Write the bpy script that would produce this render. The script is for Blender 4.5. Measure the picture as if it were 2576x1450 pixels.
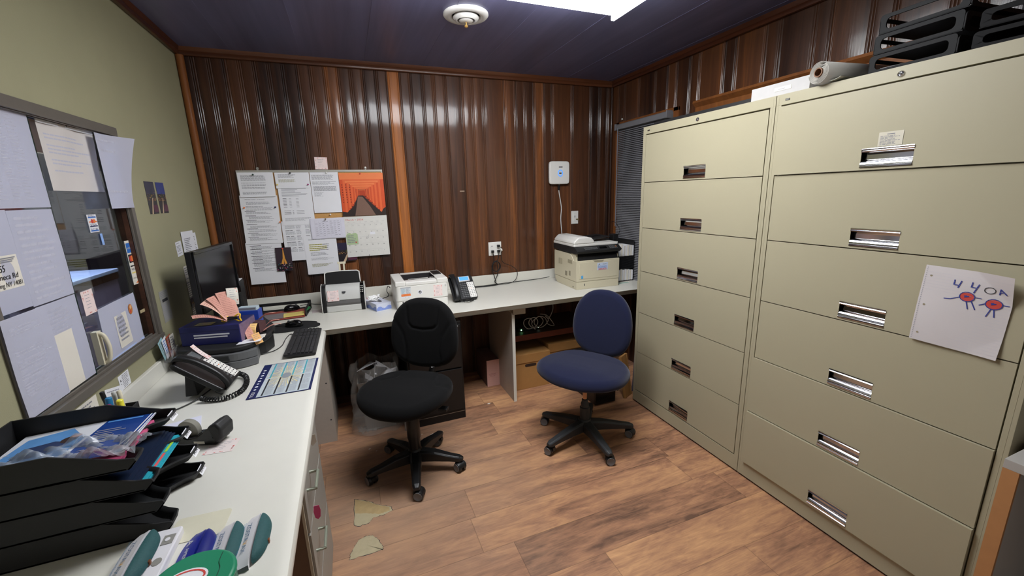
import bpy, math, random
from mathutils import Vector, Matrix, noise
random.seed(7)
S = bpy.context.scene
for o in list(bpy.data.objects): bpy.data.objects.remove(o, do_unlink=True)
PI = math.pi
V = Vector

# ------------------------------------------------------------------ camera
def make_camera():
    cd = bpy.data.cameras.new('camera'); cam = bpy.data.objects.new('camera', cd)
    S.collection.objects.link(cam); S.camera = cam
    yaw, pitch, roll = .37, -.2254, -.0288
    f = V((math.sin(yaw)*math.cos(pitch), math.cos(yaw)*math.cos(pitch), math.sin(pitch)))
    r = V((math.cos(yaw), -math.sin(yaw), 0)); u = r.cross(f)
    r2 = math.cos(roll)*r + math.sin(roll)*u; u2 = -math.sin(roll)*r + math.cos(roll)*u
    m = Matrix((r2, u2, -f)).transposed().to_4x4(); m.translation = V((.8892, -3.4042, 1.579))
    cam.matrix_world = m
    cd.sensor_width = 36; cd.lens = 36*1036.5/2576; cd.clip_start = .02; cd.clip_end = 50
make_camera()
# ------------------------------------------------------------------ world, exposure
w = bpy.data.worlds.new('world'); S.world = w; w.use_nodes = True
w.node_tree.nodes['Background'].inputs[0].default_value = (1, .97, .93, 1)
w.node_tree.nodes['Background'].inputs[1].default_value = .32
S.view_settings.view_transform = 'Standard'; S.view_settings.look = 'None'
S.view_settings.gamma = 1; S.view_settings.use_curve_mapping = False
S.view_settings.exposure = 0.0
LAMP = 25         # strength of the ceiling fixture's diffuser
LOBBY = 60          # watts of the lamp in the room behind the service window

# ------------------------------------------------------------------ materials
def sr(*c):     # sRGB 0-255 -> linear
    return tuple(((x/255)/12.92 if x/255 <= .04045 else ((x/255+.055)/1.055)**2.4) for x in c)+(1,)
MATS = {}
def mat(name, col, rough=.5, metal=0, var=.06, scale=30, bump=0, bscale=200, spec=.5, coat=0, crough=.1, emit=0, alpha=1, trans=0, sheen=0, ior=1.45):
    if name in MATS: return MATS[name]
    m = bpy.data.materials.new(name); m.use_nodes = True; nt = m.node_tree; b = nt.nodes['Principled BSDF']
    if len(col) == 3: col = sr(*col)
    b.inputs['Roughness'].default_value = rough; b.inputs['Metallic'].default_value = metal
    b.inputs['Specular IOR Level'].default_value = spec; b.inputs['Coat Weight'].default_value = coat
    b.inputs['Coat Roughness'].default_value = crough; b.inputs['Alpha'].default_value = alpha
    b.inputs['Transmission Weight'].default_value = trans; b.inputs['Sheen Weight'].default_value = sheen
    b.inputs['IOR'].default_value = ior
    tc = nt.nodes.new('ShaderNodeTexCoord')
    n = nt.nodes.new('ShaderNodeTexNoise'); n.inputs['Scale'].default_value = scale; n.inputs['Detail'].default_value = 4
    nt.links.new(tc.outputs['Object'], n.inputs['Vector'])
    r = nt.nodes.new('ShaderNodeMapRange'); r.inputs['To Min'].default_value = 1-var; r.inputs['To Max'].default_value = 1+var
    nt.links.new(n.outputs['Fac'], r.inputs['Value'])
    mx = nt.nodes.new('ShaderNodeVectorMath'); mx.operation = 'SCALE'; mx.inputs[0].default_value = col[:3]
    nt.links.new(r.outputs[0], mx.inputs['Scale']); nt.links.new(mx.outputs[0], b.inputs['Base Color'])
    if emit:
        b.inputs['Emission Color'].default_value = col; b.inputs['Emission Strength'].default_value = emit
    if bump:
        n2 = nt.nodes.new('ShaderNodeTexNoise'); n2.inputs['Scale'].default_value = bscale; n2.inputs['Detail'].default_value = 3
        nt.links.new(tc.outputs['Object'], n2.inputs['Vector'])
        bp = nt.nodes.new('ShaderNodeBump'); bp.inputs['Strength'].default_value = bump; bp.inputs['Distance'].default_value = .002
        nt.links.new(n2.outputs['Fac'], bp.inputs['Height']); nt.links.new(bp.outputs[0], b.inputs['Normal'])
    MATS[name] = m; return m

def wood(name, dark, mid, light, axis='z', rough=.3, coat=.5, crough=.12, useattr=True, gscale=1.0, ripple=.25):
    m = bpy.data.materials.new(name); m.use_nodes = True; nt = m.node_tree; N = nt.nodes; L = nt.links; b = N['Principled BSDF']
    tc = N.new('ShaderNodeTexCoord'); mp = N.new('ShaderNodeMapping')
    sc = {'z': (28, 28, 1.3), 'x': (1.3, 28, 28), 'y': (28, 1.3, 28)}[axis]
    mp.inputs['Scale'].default_value = [s*gscale for s in sc]; L.new(tc.outputs['Object'], mp.inputs['Vector'])
    n = N.new('ShaderNodeTexNoise'); n.inputs['Scale'].default_value = 1; n.inputs['Detail'].default_value = 6; n.inputs['Roughness'].default_value = .65
    n.inputs['Distortion'].default_value = .6
    n2 = N.new('ShaderNodeTexNoise'); n2.inputs['Scale'].default_value = .25; n2.inputs['Detail'].default_value = 3
    at = N.new('ShaderNodeAttribute'); at.attribute_name = 'tone'
    add = N.new('ShaderNodeVectorMath'); add.operation = 'ADD'; L.new(mp.outputs[0], add.inputs[0])
    sm = N.new('ShaderNodeMath'); sm.operation = 'MULTIPLY'; sm.inputs[1].default_value = 97; L.new(at.outputs['Fac'], sm.inputs[0])
    cx = N.new('ShaderNodeCombineXYZ'); L.new(sm.outputs[0], cx.inputs[0]); L.new(sm.outputs[0], cx.inputs[2]); L.new(cx.outputs[0], add.inputs[1])
    L.new(add.outputs[0], n.inputs['Vector']); L.new(add.outputs[0], n2.inputs['Vector'])
    a = N.new('ShaderNodeMath'); a.operation = 'MULTIPLY_ADD'; a.inputs[1].default_value = .62; a.inputs[2].default_value = -.31; L.new(n.outputs['Fac'], a.inputs[0])
    a2 = N.new('ShaderNodeMath'); a2.operation = 'MULTIPLY_ADD'; a2.inputs[1].default_value = .5; L.new(n2.outputs['Fac'], a2.inputs[0]); L.new(a.outputs[0], a2.inputs[2])
    a3 = N.new('ShaderNodeMath'); a3.operation = 'ADD'; L.new(a2.outputs[0], a3.inputs[0])
    if useattr: L.new(at.outputs['Fac'], a3.inputs[1])
    else: a3.inputs[1].default_value = .25
    a4 = N.new('ShaderNodeMath'); a4.operation = 'SUBTRACT'; a4.inputs[1].default_value = .25; L.new(a3.outputs[0], a4.inputs[0])
    cr = N.new('ShaderNodeValToRGB'); e = cr.color_ramp.elements
    e[0].position = 0; e[0].color = sr(*dark); e[1].position = 1; e[1].color = sr(*light); k = e.new(.45); k.color = sr(*mid)
    L.new(a4.outputs[0], cr.inputs[0]); L.new(cr.outputs[0], b.inputs['Base Color'])
    b.inputs['Roughness'].default_value = rough; b.inputs['Coat Weight'].default_value = coat; b.inputs['Coat Roughness'].default_value = crough; b.inputs['Specular IOR Level'].default_value = .25
    n3 = N.new('ShaderNodeTexNoise'); n3.inputs['Scale'].default_value = 5; n3.inputs['Detail'].default_value = 8; L.new(mp.outputs[0], n3.inputs['Vector'])
    bp = N.new('ShaderNodeBump'); bp.inputs['Strength'].default_value = ripple; bp.inputs['Distance'].default_value = .0015
    L.new(n3.outputs['Fac'], bp.inputs['Height']); L.new(bp.outputs[0], b.inputs['Normal']); L.new(bp.outputs[0], b.inputs['Coat Normal'])
    MATS[name] = m; return m

def floor_mat():
    m = bpy.data.materials.new('vinyl_planks'); m.use_nodes = True; nt = m.node_tree; N = nt.nodes; L = nt.links; b = N['Principled BSDF']
    def M(op, a, b_=None, c=None):
        x = N.new('ShaderNodeMath'); x.operation = op
        for i, q in enumerate((a, b_, c)):
            if q is None: continue
            if isinstance(q, (int, float)): x.inputs[i].default_value = q
            else: L.new(q, x.inputs[i])
        return x.outputs[0]
    tc = N.new('ShaderNodeTexCoord'); sp = N.new('ShaderNodeSeparateXYZ'); L.new(tc.outputs['Object'], sp.inputs[0])
    x, y = sp.outputs[0], sp.outputs[1]
    yy = M('DIVIDE', M('ADD', y, .826+.215*40), .215); row = M('FLOOR', yy); fy = M('FRACT', yy)
    wn = N.new('ShaderNodeTexWhiteNoise'); wn.noise_dimensions = '1D'; L.new(row, wn.inputs['W'])
    xx = M('DIVIDE', M('ADD', M('ADD', x, 20), M('MULTIPLY', wn.outputs['Value'], 1.22)), 1.22); colm = M('FLOOR', xx); fx = M('FRACT', xx)
    cb = N.new('ShaderNodeCombineXYZ'); L.new(row, cb.inputs[0]); L.new(colm, cb.inputs[1])
    w2 = N.new('ShaderNodeTexWhiteNoise'); w2.noise_dimensions = '3D'; L.new(cb.outputs[0], w2.inputs['Vector'])
    pv = N.new('ShaderNodeCombineXYZ'); L.new(M('MULTIPLY', x, 1.0), pv.inputs[0]); L.new(M('MULTIPLY', y, 1.0), pv.inputs[1]); L.new(M('MULTIPLY', w2.outputs['Value'], 37), pv.inputs[2])
    def nz(sx, sy, sc, det, dist=0, ro=.6):
        mp = N.new('ShaderNodeMapping'); mp.inputs['Scale'].default_value = (sx, sy, 1); L.new(pv.outputs[0], mp.inputs['Vector'])
        n = N.new('ShaderNodeTexNoise'); n.inputs['Scale'].default_value = sc; n.inputs['Detail'].default_value = det; n.inputs['Distortion'].default_value = dist; n.inputs['Roughness'].default_value = ro
        L.new(mp.outputs[0], n.inputs['Vector']); return n.outputs['Fac']
    g1 = nz(1, 5.5, 1.9, 4, .6); g2 = nz(2, 40, 5, 6, .3); g3 = nz(1.3, 4.2, 5.5, 3, 1.5)
    v = M('MULTIPLY_ADD', g1, .95, -.17); v = M('ADD', v, M('MULTIPLY_ADD', g2, .34, -.17)); v = M('ADD', v, M('MULTIPLY_ADD', g3, .35, -.17))
    v = M('ADD', v, M('MULTIPLY_ADD', w2.outputs['Value'], .15, -.05))
    cr = N.new('ShaderNodeValToRGB'); e = cr.color_ramp.elements
    e[0].position = .10; e[0].color = sr(104, 76, 60); e[1].position = .86; e[1].color = sr(232, 184, 136)
    for p, c in ((.32, (162, 118, 90)), (.5, (193, 145, 105)), (.66, (214, 164, 118))): q = e.new(p); q.color = sr(*c)
    L.new(v, cr.inputs[0])
    e1 = M('MINIMUM', M('MINIMUM', fy, M('SUBTRACT', 1, fy)), M('MULTIPLY', M('MINIMUM', fx, M('SUBTRACT', 1, fx)), 5.7))
    seam = N.new('ShaderNodeMapRange'); seam.inputs['From Max'].default_value = .012; seam.inputs['To Min'].default_value = .55; L.new(e1, seam.inputs['Value'])
    # wear: traffic scuffs wash the print out to grey-beige in front of the desk
    wx = M('DIVIDE', M('SUBTRACT', x, 1.0), .75); wy = M('DIVIDE', M('ADD', y, 1.35), .75)
    wr = M('SQRT', M('ADD', M('MULTIPLY', wx, wx), M('MULTIPLY', wy, wy)))
    wr = M('ADD', wr, M('MULTIPLY_ADD', nz(1, 1, 3, 5), .9, -.45))
    wm = N.new('ShaderNodeMapRange'); wm.inputs['From Min'].default_value = 1.25; wm.inputs['From Max'].default_value = .35; wm.inputs['To Max'].default_value = .6; L.new(wr, wm.inputs['Value'])
    mx = N.new('ShaderNodeMix'); mx.data_type = 'RGBA'; L.new(wm.outputs[0], mx.inputs['Factor']); L.new(cr.outputs[0], mx.inputs[6]); mx.inputs[7].default_value = sr(172, 142, 118)
    ml = N.new('ShaderNodeVectorMath'); ml.operation = 'SCALE'; L.new(mx.outputs[2], ml.inputs[0]); L.new(seam.outputs[0], ml.inputs['Scale'])
    L.new(ml.outputs[0], b.inputs['Base Color']); b.inputs['Roughness'].default_value = .5; b.inputs['Specular IOR Level'].default_value = .35
    bp = N.new('ShaderNodeBump'); bp.inputs['Strength'].default_value = .12; bp.inputs['Distance'].default_value = .002; L.new(g2, bp.inputs['Height']); L.new(bp.outputs[0], b.inputs['Normal'])
    MATS['floor'] = m; return m

wall_wood = wood('varnished_wall_boards', (36, 19, 13), (96, 58, 34), (200, 120, 54), 'z', rough=.5, coat=.4, crough=.09)
trim_wood = wood('brown_trim_wood', (60, 32, 20), (104, 60, 36), (140, 84, 50), 'x', rough=.35, coat=.3, useattr=False)
trim_wood_y = wood('brown_trim_wood_along', (52, 26, 16), (88, 46, 26), (124, 70, 40), 'y', rough=.35, coat=.3, useattr=False)
trim_wood_z = wood('orange_trim_wood', (104, 58, 28), (146, 90, 44), (176, 112, 56), 'z', rough=.6, coat=.03, useattr=False)
ceil_wood = wood('dark_ceiling_panel', (80, 80, 104), (112, 112, 146), (130, 130, 166), 'y', rough=.42, coat=.25, crough=.3, useattr=False, gscale=.5, ripple=.08)
lobby_wood = wood('lobby_wall_boards', (52, 34, 26), (96, 62, 46), (126, 86, 62), 'x', rough=.5, coat=.1, useattr=False)
pale_wood = wood('pale_board_wood', (150, 108, 62), (186, 140, 86), (206, 162, 106), 'z', rough=.6, coat=0, useattr=False)
FLOOR = floor_mat()
GREEN = mat('green_wall_paint', (153, 149, 119), .62, var=.05, scale=6, bump=.25, bscale=260)
WHITE_LAM = mat('white_laminate', (216, 214, 204), .32, var=.025, scale=14)
GREIGE = mat('greige_laminate', (172, 163, 152), .5, var=.05, scale=60)
PUTTY = mat('putty_enamel', (172, 165, 139), .42, var=.02, scale=8, bump=.06, bscale=500)
CHROME = mat('handle_chrome', (214, 214, 216), .12, 1, var=.03)
STEEL = mat('brushed_steel', (170, 170, 168), .3, 1, var=.05)
ALU = mat('window_aluminium', (116, 110, 102), .42, .35, var=.06)
BLACK = mat('black_plastic', (24, 24, 25), .38, var=.12, scale=40, bump=.1, bscale=600)
BLACKM = mat('matte_black_plastic', (30, 30, 31), .55, var=.12, scale=40, bump=.15, bscale=500)
GLOSSB = mat('gloss_black_plastic', (12, 12, 14), .12, var=.05)
BLKFAB = mat('black_chair_fabric', (13, 13, 14), .85, var=.18, scale=90, bump=.5, bscale=900, sheen=.05, spec=.15)
BLUFAB = mat('navy_chair_fabric', (21, 26, 54), .9, var=.12, scale=60, bump=.5, bscale=900, sheen=.2, spec=.2)
PAPER = mat('white_paper', (226, 226, 230), .7, var=.02, scale=12)
PAPERW = mat('warm_paper', (222, 216, 204), .7, var=.03, scale=12)
INK = mat('printed_ink', (132, 132, 138), .8, var=.05)
INKD = mat('dark_ink', (38, 38, 42), .8, var=.05)
INKW = mat('show_through_ink', (186, 186, 200), .8, var=.02)
INKL = mat('faint_ink', (150, 150, 158), .8, var=.05)
WPLA = mat('white_plastic', (226, 224, 218), .4, var=.02)
GREYP = mat('grey_plastic', (96, 97, 98), .5, var=.05, bump=.1)
DGREY = mat('dark_grey_plastic', (54, 55, 58), .5, var=.06)
CREAM = mat('cream_plastic', (214, 206, 182), .42, var=.02)
RED = mat('red_ink', (204, 70, 62), .6); ORANGE = mat('orange_ink', (228, 122, 60), .6)
YELLOW = mat('yellow_paper', (226, 206, 118), .7); PINK = mat('pink_paper', (214, 156, 140), .7, var=.05)
HOTPINK = mat('bright_pink_paper', (214, 84, 134), .6); TEAL = mat('teal_folder', (40, 160, 178), .5)
NAVY = mat('navy_card', (20, 32, 80), .45); BLUE = mat('blue_ink', (50, 110, 190), .5)
CARD = mat('brown_cardboard', (172, 126, 72), .8, var=.08, scale=25)
CORK = mat('cork_board', (196, 150, 92), .85, var=.25, scale=160)
CORD = mat('black_cord', (18, 18, 19), .45); WCORD = mat('white_cord', (214, 214, 210), .5)
GLASS = mat('window_glass', (225, 238, 236), .02, var=0, trans=1, ior=1.45)
GEDGE = mat('glass_edge', (14, 40, 36), .15)
PLASTIC = mat('clear_plastic_film', (235, 238, 242), .08, var=.02, trans=.85, alpha=.45)
SILVER = mat('silver_plastic', (202, 202, 198), .36, .12, var=.02)

# ------------------------------------------------------------------ mesh builder
class MB:
    def __init__(s): s.v = []; s.f = []; s.m = []; s.t = []
    def add(s, vs, fs, mi=0, M=None, tone=0.):
        k = len(s.v)
        s.v += [tuple(M @ V(q)) if M is not None else tuple(q) for q in vs]
        for f in fs: s.f.append(tuple(k+i for i in f)); s.m.append(mi); s.t.append(tone)
        return s
    def box(s, a, b, mi=0, M=None):
        (x0, y0, z0), (x1, y1, z1) = a, b
        x0, x1 = min(x0, x1), max(x0, x1); y0, y1 = min(y0, y1), max(y0, y1); z0, z1 = min(z0, z1), max(z0, z1)
        return s.add([(x0,y0,z0),(x1,y0,z0),(x1,y1,z0),(x0,y1,z0),(x0,y0,z1),(x1,y0,z1),(x1,y1,z1),(x0,y1,z1)],
              [(0,3,2,1),(4,5,6,7),(0,1,5,4),(1,2,6,5),(2,3,7,6),(3,0,4,7)], mi, M)
    def prism(s, poly, a, b, axis='z', mi=0, M=None):
        # poly in the two other axes (xy for z, xz for y, yz for x), extruded from a to b
        area = sum(poly[i-1][0]*poly[i][1]-poly[i][0]*poly[i-1][1] for i in range(len(poly)))
        if area < 0: poly = poly[::-1]
        if a > b: a, b = b, a
        mk = {'z': lambda p, h: (p[0], p[1], h), 'y': lambda p, h: (p[0], h, p[1]), 'x': lambda p, h: (h, p[0], p[1])}[axis]
        n = len(poly); vs = [mk(p, a) for p in poly]+[mk(p, b) for p in poly]
        fs = [tuple(range(n-1, -1, -1)), tuple(range(n, 2*n))]+[(i, (i+1) % n, n+(i+1) % n, n+i) for i in range(n)]
        if axis == 'y': fs = [f[::-1] for f in fs]
        return s.add(vs, fs, mi, M)
    def tube(s, pts, r, seg=8, mi=0, closed=False, M=None, cap=True):
        pts = [V(p) for p in pts]; n = len(pts); vs = []; fs = []
        rr = r if callable(r) else (lambda t: r)
        up = None
        for i, p in enumerate(pts):
            if closed: d = pts[(i+1) % n]-pts[i-1]
            else: d = pts[min(i+1, n-1)]-pts[max(i-1, 0)]
            d.normalize() if d.length > 1e-9 else None
            if up is None: up = d.orthogonal().normalized()
            else:
                up = up-d*up.dot(d)
                up = up.normalized() if up.length > 1e-6 else d.orthogonal().normalized()
            w_ = d.cross(up); R = rr(i/max(1, n-1))
            vs += [tuple(p+up*math.cos(2*PI*j/seg)*R+w_*math.sin(2*PI*j/seg)*R) for j in range(seg)]
        for i in range(n if closed else n-1):
            a, b = i*seg, ((i+1) % n)*seg
            fs += [(a+j, a+(j+1) % seg, b+(j+1) % seg, b+j) for j in range(seg)]
        if not closed and cap: fs += [tuple(range(seg-1, -1, -1)), tuple((n-1)*seg+j for j in range(seg))]
        return s.add(vs, fs, mi, M)
    def lathe(s, prof, seg=32, mi=0, M=None, axis='z'):
        vs = []; fs = []; n = len(prof)
        for r, h in prof:
            for j in range(seg):
                a = 2*PI*j/seg; x, y = r*math.cos(a), r*math.sin(a)
                vs.append({'z': (x, y, h), 'x': (h, x, y), 'y': (y, h, x)}[axis])
        for i in range(n-1): fs += [(i*seg+j, i*seg+(j+1) % seg, (i+1)*seg+(j+1) % seg, (i+1)*seg+j) for j in range(seg)]
        loop = tuple(prof[0]) == tuple(prof[-1])
        if prof[0][0] > 1e-6 and not loop: fs.append(tuple(range(seg-1, -1, -1)))
        if prof[-1][0] > 1e-6 and not loop: fs.append(tuple((n-1)*seg+j for j in range(seg)))
        return s.add(vs, fs, mi, M)
    def grid(s, fn, nu, nv, mi=0, M=None):
        vs = [fn(i/nu, j/nv) for j in range(nv+1) for i in range(nu+1)]
        fs = [(j*(nu+1)+i, j*(nu+1)+i+1, (j+1)*(nu+1)+i+1, (j+1)*(nu+1)+i) for j in range(nv) for i in range(nu)]
        return s.add(vs, fs, mi, M)
    def obj(s, name, mats, parent=None, smooth=None, bevel=0, bseg=2, solid=0):
        me = bpy.data.meshes.new(name); me.from_pydata(s.v, [], s.f)
        if not isinstance(mats, (list, tuple)): mats = [mats]
        for m in mats: me.materials.append(m)
        me.polygons.foreach_set('material_index', s.m)
        if any(s.t):
            a = me.attributes.new('tone', 'FLOAT', 'FACE'); a.data.foreach_set('value', s.t)
        me.validate(); me.update()
        if smooth is not None:
            me.shade_smooth(); me.set_sharp_from_angle(angle=math.radians(smooth))
        o = bpy.data.objects.new(name, me); S.collection.objects.link(o)
        if parent is not None: o.parent = parent
        if solid:
            q = o.modifiers.new('solid', 'SOLIDIFY'); q.thickness = solid; q.offset = 0
        if bevel:
            q = o.modifiers.new('bevel', 'BEVEL'); q.width = bevel; q.segments = bseg; q.limit_method = 'ANGLE'; q.angle_limit = math.radians(35)
        return o

def tag(o, label, cat, group=None, kind=None):
    if label: o['label'] = label
    if cat: o['category'] = cat
    if group: o['group'] = group
    if kind: o['kind'] = kind
    return o
def thing(name, label, cat, loc=(0,0,0), rz=0, group=None):
    o = bpy.data.objects.new(name, None); S.collection.objects.link(o); o.empty_display_size = .05
    o.location = loc; o.rotation_euler = (0, 0, rz)
    return tag(o, label, cat, group)
def struct(o): o['kind'] = 'structure'; return o
def copy_tree(o, parent=None):
    c = o.copy(); S.collection.objects.link(c); c.parent = parent
    for ch in list(o.children): copy_tree(ch, c)
    return c
def T(x=0, y=0, z=0, rx=0, ry=0, rz=0, s=1):
    return Matrix.Translation((x, y, z)) @ Matrix.Rotation(rz, 4, 'Z') @ Matrix.Rotation(ry, 4, 'Y') @ Matrix.Rotation(rx, 4, 'X') @ Matrix.Scale(s, 4)
def smoothpts(pts, k=8, closed=False):
    pts = [V(p) for p in pts]; n = len(pts); out = []
    for i in range(n if closed else n-1):
        g = (lambda j: pts[j % n]) if closed else (lambda j: pts[max(0, min(n-1, j))])
        p0, p1, p2, p3 = g(i-1), g(i), g(i+1), g(i+2)
        for a in range(k):
            t = a/k; out.append(.5*((2*p1)+(p2-p0)*t+(2*p0-5*p1+4*p2-p3)*t*t+(3*p1-p0-3*p2+p3)*t**3))
    if not closed: out.append(pts[-1])
    return out
def rrect(x0, y0, x1, y1, r, k=5):
    out = []
    for cx, cy, a0 in ((x1-r, y0+r, -90), (x1-r, y1-r, 0), (x0+r, y1-r, 90), (x0+r, y0+r, 180)):
        for i in range(k+1):
            a = math.radians(a0+90*i/k); out.append((cx+r*math.cos(a), cy+r*math.sin(a)))
    return out
_tx = {}
def text_mesh(s):
    if s in _tx: return _tx[s]
    c = bpy.data.curves.new('t', 'FONT'); c.body = s; c.resolution_u = 3
    o = bpy.data.objects.new('t', c); S.collection.objects.link(o)
    dg = bpy.context.evaluated_depsgraph_get(); me = o.evaluated_get(dg).to_mesh()
    vs = [(v.co.x, v.co.y) for v in me.vertices]; fs = [tuple(p.vertices) for p in me.polygons]
    o.evaluated_get(dg).to_mesh_clear(); bpy.data.objects.remove(o, do_unlink=True); bpy.data.curves.remove(c)
    wdt = max([v[0] for v in vs], default=1)
    _tx[s] = (vs, fs, wdt); return _tx[s]

class Sheet:
    """a thin sheet in its own u (right), v (up), n (out) frame with print on it"""
    def __init__(s, w, h, warp=None, th=.0004, nu=6, nv=8, rim=None):
        s.w, s.h = w, h; s.warp = warp or (lambda u, v: 0.); s.b = MB(); s.mats = []; s.lift = .0004
        s.nu, s.nv = nu, nv; s.base = None
    def mi(s, m):
        if m not in s.mats: s.mats.append(m)
        return s.mats.index(m)
    def paper(s, m, th=.0006):
        i = s.mi(m); f = s.warp; w, h = s.w, s.h
        s.b.grid(lambda a, c: (a*w, c*h, f(a*w, c*h)), s.nu, s.nv, i)
        s.b.grid(lambda a, c: ((1-a)*w, c*h, f((1-a)*w, c*h)-th), s.nu, s.nv, i)
        for pts in ([(t/s.nu*w, 0) for t in range(s.nu+1)], [(w, t/s.nv*h) for t in range(s.nv+1)], [((1-t/s.nu)*w, h) for t in range(s.nu+1)], [(0, (1-t/s.nv)*h) for t in range(s.nv+1)]):
            for p, q in zip(pts, pts[1:]):
                s.b.add([(p[0], p[1], f(*p)-th), (q[0], q[1], f(*q)-th), (q[0], q[1], f(*q)), (p[0], p[1], f(*p))], [(0, 1, 2, 3)], i)
        return s
    def shape(s, pts, m, lift=None):
        z = s.lift if lift is None else lift
        s.b.add([(x, y, s.warp(x, y)+z) for x, y in pts], [tuple(range(len(pts)))], s.mi(m)); return s
    def rect(s, x0, y0, x1, y1, m, lift=None): return s.shape([(x0, y0), (x1, y0), (x1, y1), (x0, y1)], m, lift)
    def disc(s, x, y, r, m, lift=None, ry=None, k=20): return s.shape([(x+r*math.cos(2*PI*i/k), y+(ry or r)*math.sin(2*PI*i/k)) for i in range(k)], m, lift)
    def line(s, pts, wd, m, lift=None):
        base = s.lift if lift is None else lift
        for i, ((x0, y0), (x1, y1)) in enumerate(zip(pts, pts[1:])):
            lift = base+.00006*(i % 3)
            d = V((x1-x0, y1-y0)); L = d.length
            if L < 1e-6: continue
            d /= L; n = V((-d.y, d.x))*wd/2; e = d*wd*.4
            s.shape([(x0-e.x-n.x, y0-e.y-n.y), (x1+e.x-n.x, y1+e.y-n.y), (x1+e.x+n.x, y1+e.y+n.y), (x0-e.x+n.x, y0-e.y+n.y)], m, lift)
        return s
    def text(s, t, x, y, size, m, width=None, lift=None, rot=0, slant=0):
        vs, fs, wd = text_mesh(t); k = size*1.35; sx = k if width is None else width/wd
        c, sn = math.cos(rot), math.sin(rot); z = s.lift*1.5 if lift is None else lift
        out = []
        for a, b in vs:
            p, q = a*sx+slant*b*k, b*k; X = x+p*c-q*sn; Y = y+p*sn+q*c; out.append((X, Y, s.warp(X, Y)+z))
        s.b.add(out, fs, s.mi(m)); return s
    def lines(s, x0, y1, x1, y0, step, m, hgt=None, rag=.4, fill=1.0, lift=None, indent=0):
        """rows of small illegible words"""
        y = y1; hgt = hgt or step*.42
        while y > y0:
            if random.random() < fill:
                x = x0+random.random()*indent; xe = x1-random.random()*rag*(x1-x0)
                while x < xe:
                    l = random.uniform(.006, .02)*(step/.006)**.5; s.rect(x, y-hgt, min(x+l, xe), y, m, lift); x += l+.0022
            y -= step
        return s
    def obj(s, name, origin, frame='back', rot=0, parent=None, tilt=0, yaw=None):
        U, W = {'back': (V((1,0,0)), V((0,0,1))), 'left': (V((0,1,0)), V((0,0,1))), 'cab': (V((0,-1,0)), V((0,0,1))), 'top': (V((1,0,0)), V((0,1,0)))}[frame] if isinstance(frame, str) else frame
        N = U.cross(W); m = Matrix((U, W, N)).transposed().to_4x4()
        m = m @ Matrix.Rotation(rot, 4, 'Z') @ Matrix.Rotation(tilt, 4, 'X'); m.translation = V(origin)
        o = s.b.obj(name, s.mats, smooth=30)
        if parent: o.parent = parent
        o.matrix_basis = m
        return o

# ================================================================== ROOM SHELL
H = 2.53; WX = 3.24; YB = -4.6
def panel_wall(name, joints, tones, length, z0, z1, origin, udir, ndir, holes=()):
    prof = [(-.0165, 0), (-.0152, -.0002), (-.0132, -.0032), (-.0116, -.0036), (-.0094, -.0008), (-.0080, 0), (-.0018, 0), (-.0006, -.004), (.0006, -.004), (.0018, 0), (.0080, 0), (.0094, -.0008), (.0116, -.0036), (.0132, -.0032), (.0152, -.0002), (.0165, 0)]
    pts = [(0, 0, 0)]; bi = 0
    for i, j in enumerate(joints):
        for a, d in prof: pts.append((j+a, d, i if a < 0 else i+1))
    pts.append((length, 0, len(joints)))
    mb = MB(); O, U, N_ = V(origin), V(udir), V(ndir)
    cuts = sorted({z0, z1} | {h[k] for h in holes for k in (2, 3)})
    for (p, q) in zip(pts, pts[1:]):
        tone = tones[min(max(p[2], q[2]) if q[0] > p[0] else p[2], len(tones)-1)]
        for za, zb in zip(cuts, cuts[1:]):
            mid = (p[0]+q[0])/2
            if any(h[0] < mid < h[1] and h[2] <= (za+zb)/2 <= h[3] for h in holes): continue
            a = O+U*p[0]+N_*p[1]; b = O+U*q[0]+N_*q[1]
            vs = [(a.x, a.y, za), (b.x, b.y, za), (b.x, b.y, zb), (a.x, a.y, zb)]
            nn = (b-a).cross(V((0, 0, 1)))
            mb.add(vs, [(0, 1, 2, 3)] if nn.dot(N_) > 0 else [(3, 2, 1, 0)], 0, tone=tone+.001)
    # body of the wall behind the boards
    o = mb.obj(name, wall_wood)
    bm_me = o.data
    # merge neighbouring profile verts so the mouldings shade smoothly
    import bmesh
    bm = bmesh.new(); bm.from_mesh(bm_me); bmesh.ops.remove_doubles(bm, verts=bm.verts, dist=1e-5); bm.to_mesh(bm_me); bm.free()
    bm_me.shade_smooth(); bm_me.set_sharp_from_angle(angle=math.radians(75))
    return struct(o)

bj = [.079,.166,.251,.333,.418,.502,.586,.674,.756,.845,.931,1.017,1.098,1.19,1.271,1.353,1.434,1.527,1.61,1.699,1.831,1.916,2.003,2.193,2.285,2.37,2.456,2.544,2.629,2.821,3.011,3.104,3.19]
bt = [.06,.08,.20,.28,.12,.05,.08,.05,.14,.34,.52,.20,.24,.12,.22,.74,.26,.14,.28,.34,.18,.36,.44,.34,.48,.28,.22,.48,.18,.40,.26,.12,.16,.14]
panel_wall('wall_back', bj, bt, WX, 0, H, (0, 0, 0), (1, 0, 0), (0, -1, 0))
rj = []; y = .098
for k, st in enumerate([.089,.186,.199,.138,.09,.13,.086,.20,.09,.193,.088,.19,.085,.18,.09,.2,.09,.18,.1,.19,.09,.2,.09,.19,.1,.2,.09]):
    rj.append(round(y, 3)); y += st
rt = [random.choice((.14,.22,.3,.26,.4)) for _ in range(len(rj)+1)]
WIN_R = (.13, .80, .83, 2.14)
panel_wall('wall_right', rj, rt, -YB, 0, H, (WX, 0, 0), (0, -1, 0), (-1, 0, 0), holes=[WIN_R])
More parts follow.
